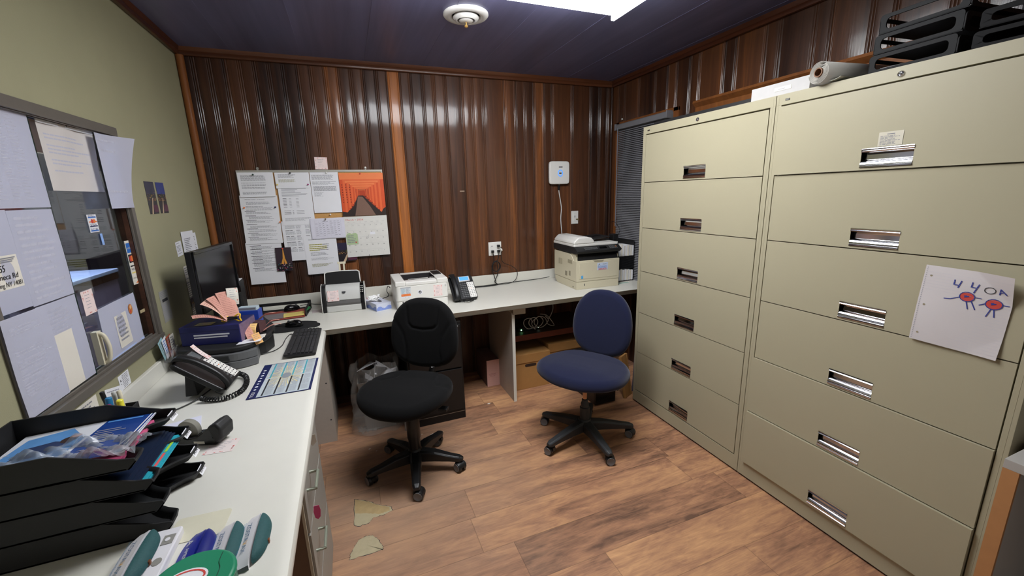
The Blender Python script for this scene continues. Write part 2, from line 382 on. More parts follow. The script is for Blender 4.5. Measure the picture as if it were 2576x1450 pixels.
# left wall with the service window opening, right/back bodies
wb = MB(); WY0, WY1, WZ0, WZ1 = -1.945, -1.035, .954, 1.897
wb.box((-.05, YB, 0), (0, .0, WZ0)); wb.box((-.05, YB, WZ1), (0, .0, H)); wb.box((-.05, YB, WZ0), (0, WY0, WZ1)); wb.box((-.05, WY1, WZ0), (0, .0, WZ1))
struct(wb.obj('wall_left', GREEN))
fl = MB().box((-.12, YB, -.06), (WX+.05, .03, 0)).obj('floor', FLOOR); struct(fl)
MB_c = MB().box((-.12, YB, H), (WX+.05, .03, H+.05))
for k in range(9):      # narrow joint strips between ceiling panels
    x = .30+k*.41
    MB_c.box((x-.003, YB, H-.0015), (x+.003, 0, H))
struct(MB_c.obj('ceiling', ceil_wood))
# the back plate of the panelled walls, so no light leaks through
struct(MB().box((-.12, .012, 0), (WX+.05, .06, H)).obj('wall_back_core', wall_wood))
cb = MB(); a0, a1, z0, z1 = -WIN_R[0], -WIN_R[1], WIN_R[2], WIN_R[3]
cb.box((WX+.012, YB, 0), (WX+.1, a1, H)); cb.box((WX+.012, a0, 0), (WX+.1, .06, H)); cb.box((WX+.012, a1, 0), (WX+.1, a0, z0)); cb.box((WX+.012, a1, z1), (WX+.1, a0, H))
struct(cb.obj('wall_right_core', wall_wood))
# crown trims and the corner post
cp = [(0, H), (0, 2.483), (.012, 2.478), (.022, 2.482), (.026, 2.495), (.020, 2.508), (.026, 2.518), (.030, H)]
def crown(name, axis, a, b, sgn, off, m):
    p = [(off+sgn*q[0], q[1]) for q in cp]
    o = MB().prism(p, a, b, 'x' if axis == 'x' else 'y').obj(name, m, smooth=50); return struct(o)
crown('trim_1', 'x', 0, WX, -1, 0, trim_wood)
crown('trim_2', 'y', YB, 0, -1, WX, trim_wood_y)
crown('trim_3', 'y', YB, 0, 1, 0, trim_wood_y)
struct(MB().tube([(.022, -.022, 0), (.022, -.022, 2.48)], .022, 12).obj('trim_4', trim_wood_z, smooth=60))
struct(MB().tube([(WX-.012, -.012, 0), (WX-.012, -.012, 2.48)], .012, 10).obj('trim_5', wall_wood, smooth=60))
# wooden picture ledge along the right wall above the cabinets
led = MB().prism([(WX, 2.085), (WX, 2.165), (WX-.045, 2.165), (WX-.05, 2.15), (WX-.02, 2.125), (WX-.02, 2.085)], -3.4, -1.02, 'y').obj('trim_6', trim_wood_z, smooth=40); struct(led)
# brass screw heads in the corner post
for z, y_ in ((1.83, -.02),):
    t = MB().lathe([(0, .003), (.004, .002), (.005, 0)], 12, 0, Matrix.Translation((.045, -.022, z)) @ Matrix.Rotation(PI/2, 4, 'Y')).obj('screw_head', mat('brass_screw', (220, 200, 150), .2, 1))
    tag(t, 'small shiny screw head in the orange corner post above the monitor', 'screw')
# worn floor patches where the vinyl print is torn away
PATCH = mat('bare_subfloor', (178, 166, 134), .8, var=.16, scale=28, bump=.4, bscale=90); PATCH2 = mat('bare_subfloor_yellow', (176, 152, 108), .8, var=.2, scale=30, bump=.4, bscale=90)
def ragged(poly, amp=.004, k=7):
    out = []
    for i, p in enumerate(poly):
        q = poly[(i+1) % len(poly)]
        for a in range(k):
            t = a/k; out.append((p[0]+(q[0]-p[0])*t+random.uniform(-amp, amp), p[1]+(q[1]-p[1])*t+random.uniform(-amp, amp)))
    return out
A = [(.761,-1.305),(.83,-1.351),(.871,-1.394),(.937,-1.441),(.941,-1.47),(.899,-1.483),(.848,-1.483),(.822,-1.512),(.773,-1.511),(.756,-1.495)]
B = [(.81,-1.59),(.837,-1.598),(.855,-1.626),(.878,-1.689),(.873,-1.702),(.732,-1.702),(.736,-1.677),(.755,-1.634),(.775,-1.6)]
for poly in (A, B):
    p = ragged(poly, .0025)
    cx, cy = sum(q[0] for q in p)/len(p), sum(q[1] for q in p)/len(p)
    mb = MB(); n = len(p)
    mb.add([(cx, cy, .0006)]+[(x, y, .0006) for x, y in p], [(0, i+1, (i+1) % n+1) for i in range(n)], 0)
    mb.add([(cx, cy, .0003)]+[(cx+(x-cx)*1.03+random.uniform(-.002, .002), cy+(y-cy)*1.03+random.uniform(-.002, .002), .0003) for x, y in p], [(0, i+1, (i+1) % n+1) for i in range(n)], 1)
    if poly is A:
        u = [(.762,-1.309),(.83,-1.355),(.871,-1.398),(.93,-1.442),(.93,-1.465),(.88,-1.470),(.82,-1.440),(.758,-1.415)]
        q = ragged(u, .002); m_ = len(q); cx, cy = .83, -1.41
        mb.add([(cx, cy, .0009)]+[(x, y, .0009) for x, y in q], [(0, i+1, (i+1) % m_+1) for i in range(m_)], 2)
    o = mb.obj('bare_patch', [PATCH, INKD, PATCH2], parent=fl); o['label'] = 'pale torn patch where the floor covering is worn away'
crumbs = MB()
for x, y_, s_ in ((.86,-.86,.010),(.9,-.9,.006),(1.27,-.86,.02),(1.33,-.86,.012),(1.2,-.83,.008),(1.75,-.62,.016)):
    crumbs.add([(x-s_, y_, .0008), (x, y_-s_*.6, .0008), (x+s_, y_+.002, .0008), (x, y_+s_*.5, .0008)], [(0, 1, 2, 3)])
tag(crumbs.obj('paper_scraps', PAPERW), 'tiny pale paper scraps littered on the floor under the desk', 'litter', kind='stuff')

# ---------------------------------------------------------------- ceiling fixture and vent
lamp = thing('ceiling_light', 'large rectangular fluorescent ceiling light with bright white diffuser', 'ceiling light', (1.665, -1.695, H))
DIFF = mat('lit_diffuser', (250, 252, 255), .4, var=0, emit=LAMP)
LEND = mat('diffuser_end', (235, 240, 240), .4, var=0, emit=LAMP*.5)
g = MB(); pr = []
for k in range(13):
    a = PI*k/12; pr.append((-math.cos(a)*.285, -.098*min(1, math.sin(a)*2.2)))
g.prism([(x, z) for x, z in pr], -.585, .585, 'x', 0, T())
g2 = MB(); g2.box((-.61, -.270, -.012), (.61, .270, 0)); g2.box((-.61, -.300, -.100), (-.590, .300, -.012)); g2.box((.590, -.300, -.100), (.61, .300, -.012))
g.obj('diffuser', DIFF, lamp, smooth=40)
g2.obj('fixture_frame', LEND, lamp, bevel=.003)

vent = thing('ceiling_vent', 'round white louvred ceiling diffuser with small brass knob', 'air vent', (1.60, -1.0, H))
VENT = mat('vent_enamel', (196, 194, 190), .45, var=.04)
MB().lathe([(.121, 0), (.122, -.006), (.116, -.013), (.095, -.020), (.080, -.016), (.074, -.006), (.074, 0)], 48).obj('outer_ring', VENT, vent, smooth=60)
MB().lathe([(.062, -.004), (.070, -.018), (.064, -.027), (.050, -.034), (.046, -.030), (.050, -.006)], 40).obj('middle_ring', VENT, vent, smooth=60)
MB().lathe([(.001, -.040), (.030, -.040), (.038, -.034), (.030, -.010), (.001, -.010)], 36).obj('center_cone', VENT, vent, smooth=60)
MB().lathe([(.073, -.002), (.001, -.002)], 36).obj('vent_throat', DGREY, vent)
MB().lathe([(.003, -.04), (.003, -.052), (.009, -.056), (.010, -.062), (.005, -.066), (.0005, -.066)], 16).obj('knob', mat('brass_knob', (206, 164, 92), .3, .6), vent, smooth=50)

# ---------------------------------------------------------------- service window in the left wall
win = struct(MB().box((-.048, WY0, WZ0), (-.047, WY0+.001, WZ0+.001)).obj('window_1', ALU))
f = MB()
f.box((-.055, WY0, WZ1-.032), (.0065, WY1, WZ1+.004)); f.box((-.058, WY0-.003, WZ0-.006), (.012, WY1+.003, WZ0+.024))
f.box((-.055, WY1-.026, WZ0+.024), (.006, WY1+.004, WZ1-.032)); f.box((-.055, WY0-.004, WZ0+.024), (.006, WY0+.026, WZ1-.032))
for x in (-.006, -.024, -.044): f.box((x-.003, WY0+.02, WZ0+.024), (x+.003, WY1-.02, WZ0+.034)); f.box((x-.003, WY0+.02, WZ1-.035), (x+.003, WY1-.02, WZ1-.032))
for x in (-.008,): f.box((x-.004, WY1-.034, WZ0+.02), (x+.004, WY1-.026, WZ1-.03))
f.obj('window_frame', ALU, win, bevel=.002)
MB().box((-.056, WY1-.034, WZ0+.026), (-.014, WY1-.030, WZ1-.034)).obj('jamb_liner', lobby_wood, win)
MB().box((-.068, WY1-.040, WZ0+.026), (-.056, WY1-.026, WZ1-.034)).obj('jamb_liner', ALU, win)
MB().box((-.024, WY0+.02, WZ0+.03), (-.018, -1.555, WZ1-.036)).obj('window_pane', GLASS, win)
MB().box((-.024, -1.556, WZ0+.026), (-.018, -1.550, WZ1-.036)).obj('pane_edge', GEDGE, win)
MB().box((-.036, -1.548, WZ0+.03), (-.031, WY1-.026, WZ1-.036)).obj('window_pane', GLASS, win)
hm = MB().tube(smoothpts([(0, 0, 0), (.016, 0, .012), (.024, 0, .045), (.024, 0, .075), (.016, 0, .108), (0, 0, .12)], 6), .0075, 8, M=T(-.018, -1.490, 1.0))
hm.box((-.031, -1.504, .998), (-.013, -1.476, 1.125))
hm.obj('pull_handle', CREAM, win, smooth=60)

# ---------------------------------------------------------------- room beyond the service window
lb = MB(); lb.box((-1.75, -3.2, 0), (-1.70, 3.4, 2.5)); struct(lb.obj('wall_lobby', lobby_wood))
struct(MB().box((-1.75, -3.2, -.05), (-.05, 3.4, 0)).obj('floor_lobby', mat('lobby_floor', (70, 58, 54), .6)))
struct(MB().box((-1.75, -3.2, 2.5), (-.05, 3.4, 2.55)).obj('ceiling_lobby', mat('lobby_ceiling', (150, 150, 158), .8)))
struct(MB().box((-1.7, 3.35, 0), (-.05, 3.4, 2.5)).obj('wall_lobby_far', lobby_wood))
struct(MB().box((-1.7, -3.2, 0), (-.05, -3.15, 2.5)).obj('wall_lobby_near', mat('lobby_near_wall', (110, 106, 116), .7)))
struct(MB().box((-.055, .065, 0), (-.051, 3.34, 2.5)).obj('wall_lobby_right', mat('lobby_right_wall', (84, 56, 44), .6)))
rc = thing('reception_counter', 'lobby counter with pale bluish top and brown edge behind the service window', 'counter', (-.72, .12, 0))
MB().box((-.20, -.50, 1.12), (.06, .17, 1.145)).obj('counter_top', mat('pale_blue_laminate', (196, 210, 248), .25), rc, bevel=.004)
MB().box((-.19, -.50, 1.075), (.055, .168, 1.12)).obj('counter_edge', lobby_wood, rc)
MB().box((-.18, -.48, 0), (.045, .165, 1.075)).obj('counter_front', mat('lilac_panel', (160, 142, 166), .6), rc)
mon2 = thing('lobby_cabinet', 'tall dark grey panel standing in the lobby behind the window glass', 'cabinet', (-1.35, 1.43, 0))
MB().box((-.05, -1.2, 0), (.05, .55, 2.0)).obj('cabinet_body', mat('dark_lobby_panel', (58, 60, 74), .5), mon2, bevel=.01)
MB().box((.05, -1.15, 1.0), (.06, .50, 1.30)).obj('dark_recess', mat('dark_blue_recess', (18, 24, 44), .3), mon2)
L = bpy.data.lights.new('lobby_lamp', 'AREA'); L.energy = LOBBY; L.color = (.62, .72, 1); L.shape = 'RECTANGLE'; L.size = 1.2; L.size_y = .6
lo = bpy.data.objects.new('lobby_lamp', L); S.collection.objects.link(lo); lo.location = (-.75, -.6, 2.46)
L3 = bpy.data.lights.new('lobby_far_fill', 'AREA'); L3.energy = 34; L3.color = (1, .86, .72); L3.size = .6  # added fill light to lift the dark far lobby boards, not a known fixture
lo3 = bpy.data.objects.new('lobby_far_fill', L3); S.collection.objects.link(lo3); lo3.location = (-.8, 2.4, 2.46)
lf = thing('lobby_ceiling_light', 'flat ceiling light of the lobby behind the service window', 'ceiling light', (-.75, -.6, 2.5))
MB().box((-.62, -.32, -.03), (.62, .32, 0)).obj('light_housing', mat('lobby_light_housing', (220, 224, 235), .5, emit=.6), lf)

# window papers: hung on the room side of the glass
WPAP = mat('translucent_paper', (206, 206, 220), .7, var=.04, scale=9)
nt = WPAP.node_tree; bs = nt.nodes['Principled BSDF']; tl = nt.nodes.new('ShaderNodeBsdfTranslucent'); tl.inputs[0].default_value = (.86, .87, .95, 1)
ms = nt.nodes.new('ShaderNodeMixShader'); ms.inputs[0].default_value = .38
nt.links.new(bs.outputs[0], ms.inputs[1]); nt.links.new(tl.outputs[0], ms.inputs[2]); nt.links.new(ms.outputs[0], nt.nodes['Material Output'].inputs[0])
def wob(a, k, ph=0): return lambda u, v: a*(1+math.sin(u*k+ph)*math.sin(v*k*.7+ph*2))
def winpaper(label, y0, y1, z0, z1, rot=0, x=-.0165, print_=None, warp=None, name='taped_paper', cat='paper', m=None, nu=26, nv=26, grp=None):
    s = Sheet(y1-y0, z1-z0, warp or wob(.0012, 26, y0*9), nu=nu, nv=nv); s.paper(m or WPAP, .0004)
    if print_: print_(s)
    o = s.obj(name, (x, y0, z0), 'left', rot); tag(o, label, cat, grp); return o
def greek(m=INKW, step=.0085, mx=.02, my=.02, fill=.9, **k):
    return lambda s: s.lines(mx, s.h-my, s.w-mx, my, step, m, fill=fill, **k)
def columns(s):
    for k in range(26):
        y_ = s.h-.02-k*.0098; x = .02
        for c in (.03, .06, .045, .05): s.rect(x, y_-.003, x+c*random.uniform(.5, .95), y_, INKW); x += c+.008
winpaper('large sheet with faint columns at the top left of the service window', -1.845, -1.560, 1.578, 1.870, print_=columns, name='printed_sheet')
winpaper('blank sheet taped at the far left of the window, above the address sheet edge', -1.935, -1.848, 1.578, 1.870, print_=greek())
def addr(s):
    s.rect(.05, .065, .166, .158, PAPERW, .0008)
    for k in range(3): s.rect(.055, .146-k*.005, .095-k*.004, .149-k*.005, INK, .0012); s.rect(.10, .149-k*.005, .158-k*.007, .152-k*.005, INK, .0012)
    s.text('12655', .056, .114, .020, INKD, width=.052, lift=.0012, slant=.15)
    s.text('Seneca Rd', .062, .093, .016, INKD, width=.088, lift=.0012, slant=.15)
    s.text('Irving NY 14081', .056, .072, .014, INKD, width=.104, lift=.0012, slant=.15)
winpaper('white sheet carrying the handwritten address note, left side of window', -1.945, -1.768, 1.292, 1.574, print_=addr, x=-.0145)
winpaper('sheet with faint lines in the middle of the left pane, right of the address', -1.764, -1.560, 1.287, 1.572, print_=greek(step=.02))
winpaper('sheet at the lower left corner of the window, hanging past the frame', -1.952, -1.768, 1.005, 1.290, print_=greek(fill=.6), x=.0115)
def memo(s): s.rect(.02, .0, .135, .19, PAPERW); s.lines(.03, s.h-.02, s.w-.03, .2, .012, INKW)
winpaper('sheet with a cream note laid over it, lower right of the left pane', -1.761, -1.560, .990, 1.283, print_=memo)
# sheet protectors
def strip_top(s):
    s.rect(0, s.h-.02, s.w, s.h, PAPER, .0012)
    for u in (.04, s.w/2, s.w-.04): s.disc(u, s.h-.01, .0035, INKD, .0016)
    s.lines(.03, s.h-.05, s.w-.04, .05, .012, INKW, fill=.6)
winpaper('crinkled plastic sheet protector with punched strip along its top edge', -1.506, -1.178, 1.632, 1.872, print_=strip_top, name='sheet_protector', warp=wob(.0035, 34), x=-.0275, m=mat('cream_sleeve_paper', (206, 200, 196), .45, var=.05, scale=9, bump=.4, bscale=14))
def curl(u, v): return .001+(max(0, (u-.11)+(v-.17)*.55)**1.6)*1.1
winpaper('blank letter sheet curling off the glass at the top right of the window', -1.235, -1.040, 1.565, 1.857, warp=curl, nu=28, nv=28, x=.008, print_=greek(INKW, .02, fill=.2))
def bag(s):
    s.rect(0, 0, s.w, .018, mat('blue_white_strip', (190, 206, 244), .4), .0016)
    for u in (.03, s.w/2, s.w-.03): s.disc(u, .009, .003, INKD, .002)
    s.rect(.09, .03, .19, .165, PAPERW, .0014); s.lines(.105, .155, .18, .05, .018, INKL, lift=.0018)
    s.disc(.235, .16, .017, mat('cookie_brown', (196, 120, 62), .6), .0018, ry=.022); s.disc(.238, .168, .008, mat('cookie_tan', (232, 186, 132), .6), .0022); s.disc(.232, .15, .006, RED, .0022)
winpaper('crinkled plastic sleeve with a small note and round orange sticker, beside the cream pull handle', -1.432, -1.140, .975, 1.196, rot=.02, print_=bag, name='plastic_sleeve', warp=wob(.0025, 30, 1), x=-.0275, m=WPAP)
def hearts(s, n=18, seed=3):
    r = random.Random(seed); w, h = s.w, s.h
    for k in range(n):
        e = k % 4; t = r.random()
        x, y_ = ((t*w, h-.006), (t*w, .006), (.006, t*h), (w-.006, t*h))[e]
        q = r.uniform(.0015, .0032); s.shape([(x, y_-q), (x+q, y_+q*.3), (x+q*.6, y_+q), (x, y_+q*.5), (x-q*.6, y_+q), (x-q, y_+q*.3)], mat('soft_heart_red', (214, 112, 104), .6) if k % 3 else PINK)
    s.lines(w*.25, h*.82, w*.8, h*.2, h*.13, INKL, hgt=h*.02)
winpaper('small heart bordered reminder card stuck on the glass edge above the pull handle', -1.537, -1.462, 1.196, 1.283, print_=hearts, name='reminder_card', cat='card', m=mat('blush_card', (236, 216, 212), .6), x=-.014, nu=2, nv=2)
def cards(s):
    w = s.w
    s.rect(.005, .142, w-.005, .185, BLUE); s.text('AMEX', .010, .158, .009, WPLA, width=w-.022, lift=.001)
    s.rect(.005, .098, w-.005, .135, INKD); s.disc(w*.38, .116, .013, RED, .0008); s.disc(w*.62, .116, .013, ORANGE, .001)
    s.rect(.005, .080, w-.005, .086, INKD); s.text('VISA', .009, .064, .010, NAVY, width=w-.02); s.rect(.005, .050, w-.005, .056, YELLOW)
    s.text('DISCOVER', .007, .026, .006, INKD, width=w-.014); s.shape([(w*.3, .004), (w-.004, .004), (w-.004, .02)], ORANGE)
winpaper('vertical strip of payment card logos on the glass near the right jamb', -1.109, -1.052, 1.228, 1.424, print_=cards, name='card_logo_sticker', cat='sticker', m=PAPERW, x=-.0300, nu=1, nv=1)
def cards2(s):
    w = s.w; h = s.h/4
    for k, (c, t) in enumerate(((BLUE, 'JCB'), (NAVY, 'VISA'), (ORANGE, ''), (BLUE, 'DISC'))):
        s.rect(.003, h*k+.002, w-.003, h*(k+1)-.003, PAPER); s.rect(.005, h*k+.004, w-.005, h*(k+.5), c, .0009)
        if k == 2: s.disc(w*.4, h*2.5, .008, RED, .0012); s.disc(w*.62, h*2.5, .008, ORANGE, .0014)
        elif t: s.text(t, .008, h*(k+.5), .007, NAVY, width=w-.018)
winpaper('small stack of payment card stickers on the outer glass, high up', -1.343, -1.280, 1.478, 1.546, print_=cards2, name='card_logo_sticker', cat='sticker', m=PAPER, x=-.0300, nu=1, nv=1)
winpaper('thin pale blue sticker strip on the glass below the stacked card stickers', -1.282, -1.266, 1.425, 1.470, name='blue_sticker', cat='sticker', m=mat('pale_blue_sticker', (140, 176, 232), .5), x=-.0300, nu=1, nv=1)
winpaper('strip of masking tape across the window near the right jamb', -1.112, -1.062, 1.096, 1.110, name='masking_tape', cat='tape', m=mat('masking_tape', (176, 160, 124), .6), x=-.0300, nu=1, nv=1)

# ---------------------------------------------------------------- things pinned to the green wall
def wallpaper(name, label, cat, y0, y1, z0, z1, m, pr, rot=0, x=.001, warp=None):
    s = Sheet(y1-y0, z1-z0, warp, nu=4, nv=6); s.paper(m, .0004)
    if pr: pr(s)
    return tag(s.obj(name, (x, y0, z0), 'left', rot), label, cat)
NIGHT = mat('night_photo', (34, 28, 34), .3, var=.3, scale=40); GOLD = mat('night_gold', (206, 152, 84), .4, var=.3, scale=80)
def nightphoto(seed, blue=False):
    def p(s):
        r = random.Random(seed); w, h = s.w, s.h
        s.rect(0, h*.62, w, h, mat('night_sky_violet', (40, 36, 60), .3) if not blue else mat('night_sky_blue', (40, 52, 120), .3))
        for k in range(46):
            x, y_ = r.random()*w, h*(.40+abs(r.gauss(0, .12))); q = r.uniform(.001, .004); s.rect(x, y_, min(w, x+q), y_+q, GOLD)
        s.shape([(w*.2, 0), (w*.35, 0), (w*.62, h*.5), (w*.55, h*.5)], mat('light_trail', (196, 170, 140), .4)); s.rect(w*.5, h*.05, w, h*.28, mat('night_red', (84, 40, 60), .4))
        s.shape([(w*.42, h*.5), (w*.5, h*.8), (w*.58, h*.5)], mat('night_green', (70, 74, 48), .4))
    return p
wallpaper('night_photograph', 'narrow night city photograph on the green wall, left of the pair', 'photo', -.868, -.762, 1.53, 1.686, NIGHT, nightphoto(2))
wallpaper('night_photograph', 'narrow night city photograph with blue sky on the green wall, right of the pair', 'photo', -.740, -.638, 1.53, 1.686, NIGHT, nightphoto(5, True))
wallpaper('paper_slip', 'small paper slip taped left of the long list above the monitor', 'paper', -.640, -.555, 1.29, 1.37, PAPER, greek(INK, .007, .008, .008), rot=.05)
wallpaper('printed_list', 'long narrow printed list on the green wall just above the monitor', 'paper', -.548, -.355, 1.15, 1.42, PAPER, lambda s: s.lines(.03, s.h-.04, s.w-.05, .02, .010, INK), rot=-.02, x=.004)
wallpaper('printed_list', 'printed strip showing right behind the long list on the green wall', 'paper', -.40, -.30, 1.14, 1.40, PAPER, greek(INK, .01), x=.002)
wallpaper('printed_list', 'printed strip of labels hanging lower beside the monitor edge', 'paper', -.600, -.50, .93, 1.23, PAPERW, greek(INK, .012, .006, .01), rot=.01, x=.002)
wallpaper('small_photograph', 'small dark snapshot hanging lowest on the wall left of the monitor', 'photo', -.60, -.53, .985, 1.045, NIGHT, nightphoto(9), x=.005)
wallpaper('grey_leaflet', 'grey leaflet with a dark band on the wall between window and monitor', 'leaflet', -.973, -.873, 1.005, 1.162, mat('grey_leaflet', (150, 148, 142), .7), lambda s: (s.rect(.02, .10, .085, .115, INKD), s.lines(.01, .15, .09, .12, .008, INK), s.lines(.01, .09, .09, .01, .009, INKL)))
wallpaper('warning_sticker', 'white sticker with small black triangles on the wall under the window sill', 'sticker', -1.474, -1.392, .872, .932, PAPER, lambda s: (s.shape([(.008, .035), (.018, .035), (.013, .045)], INKD), s.shape([(.008, .018), (.018, .018), (.013, .028)], INKD), s.lines(.025, .055, .078, .005, .006, INK)), rot=.03)
wallpaper('handwritten_note', 'tilted handwritten note taped to the wall under the window', 'note', -1.60, -1.478, .838, .928, PAPER, greek(INKL, .009, .012, .01), rot=-.25, x=.003)
wallpaper('handwritten_note', 'handwritten note under the window, partly hidden by the black trays', 'note', -1.80, -1.63, .84, .935, PAPERW, greek(INK, .012, .02, .01), x=.002)
# brochures in a clear pocket by the corner of the window
bp_ = thing('brochure_pocket', 'clear wall pocket stuffed with colourful brochures under the window corner', 'brochure holder', (.03, -1.10, .86))
for k, (c, dy, rt_) in enumerate(((mat('pocket_aqua', (150, 190, 196), .5), -.03, .35), (PAPER, -.01, .25), (mat('pocket_rust', (168, 84, 62), .5), .015, .1), (PAPERW, .03, .0))):
    s = Sheet(.05, .10); s.paper(c); s.lines(.006, .09, .044, .03, .012, BLUE if k == 1 else INK); s.obj('brochure', (.004+k*.004, dy-.02, .01), 'left', rt_, parent=bp_)
MB().box((0, -.05, 0), (.03, .05, .05)).obj('clear_pocket', PLASTIC, bp_)

# ================================================================== BUILT-IN DESK
CZ = .80; CX = .691; CY = -.722
def lpoly(ins=0):
    return [(.0+0, -3.1), (CX-ins, -3.1), (CX-ins, CY-.0-ins-.012), (CX+.012-ins, CY-ins), (WX, CY-ins), (WX, 0), (0, 0)]
wt = thing('worktop', 'long white L-shaped laminate worktop with rolled front edge and backsplash', 'desk', (0, 0, 0))
c1 = MB()
# rolled edge: profile swept as stacked insets
lay = [(.012, CZ-.040), (.003, CZ-.036), (0, CZ-.028), (0, CZ-.014), (.004, CZ-.004), (.014, CZ-.0005), (.026, CZ+.0012), (.04, CZ)]
n = 7; vs = []; fs = []
for ins, z in lay: vs += [(x, y_, z) for x, y_ in lpoly(ins)]
for k in range(len(lay)-1): fs += [(k*n+i, k*n+(i+1) % n, (k+1)*n+(i+1) % n, (k+1)*n+i) for i in range(n)]
fs.append(tuple(range(n-1, -1, -1))); fs.append(tuple((len(lay)-1)*n+i for i in range(n)))
c1.add(vs, fs); c1.obj('top_panel', WHITE_LAM, wt, smooth=40)
MB().box((.10, -.022, CZ), (WX, -.011, .888)).obj('backsplash', WHITE_LAM, wt, bevel=.003)
MB().box((.0, -3.1, CZ), (.018, -.95, .872)).obj('backsplash', WHITE_LAM, wt, bevel=.003)
sp = MB().box((1.941, -.672, 0), (1.960, -.10, .715)).obj('support_panel', GREIGE, wt)
MB().box((1.939, -.676, 0), (1.962, -.672, .715)).obj('edge_band', WHITE_LAM, sp)
MB().box((1.945, -.69, .705), (2.045, -.64, .762)).obj('mounting_block', mat('raw_block', (176, 164, 146), .7), wt, bevel=.002)
ep = MB(); ep.box((.25, -.672, 0), (.666, -.655, .762)); ep.box((.650, -.655, 0), (.666, -.267, .762))
for z in (.16, .42): ep.lathe([(.0001, -.6726), (.005, -.6726), (.005, -.672)], 10, 1, M=T(.645, 0, z), axis='y')
ep.obj('end_panel', [GREIGE, INKD], wt, bevel=.0015)
MB().box((.50, -.675, 0), (.512, -.64, .03)).obj('plastic_foot', mat('foot_plastic', (120, 110, 108), .3), wt, bevel=.002)

pd = thing('drawer_pedestal', 'grey drawer pedestal with wire pulls under the near end of the white desk', 'drawer unit', (0, 0, 0))
MB().box((.12, -2.115, .02), (.655, -1.62, .755)).obj('body', mat('brown_chipboard_side', (112, 88, 70), .7, var=.1, scale=40), pd)
MB().box((.652, -2.118, .02), (.660, -2.110, .755)).obj('edge_band', mat('cream_edge_band', (190, 182, 160), .5), pd)
for z0, z1 in ((.525, .745), (.28, .515), (.04, .27)):
    dr = MB().box((.655, -2.108, z0), (.668, -1.63, z1)).obj('drawer', mat('grey_drawer_front', (150, 146, 138), .45), pd, bevel=.001)
    zc = (z0+z1)/2+.01
    MB().tube([(.667, -2.055, zc), (.695, -2.055, zc), (.695, -1.955, zc), (.667, -1.955, zc)], .0055, 8).obj('wire_pull', mat('pull_metal', (150, 156, 140), .4, .4), dr)
tag(MB().prism([(-.008, 0), (.008, 0), (.011, -.02), (.008, -.044), (0, -.052), (-.008, -.044), (-.011, -.02)], 0, .001, 'y', 0, T(.690, -2.07, .590, 0, 0, .0)).obj('sticky_flag', HOTPINK), 'bright pink sticky flag on the drawer front under the desk edge', 'sticky note')
tag(MB().prism([(-.012, 0), (.012, 0), (.014, -.03), (0, -.045), (-.01, -.03)], 0, .001, 'y', 0, T(.684, -1.90, .755)).obj('paper_tag', PAPERW), 'small white paper tag hanging below the white desk edge', 'tag')

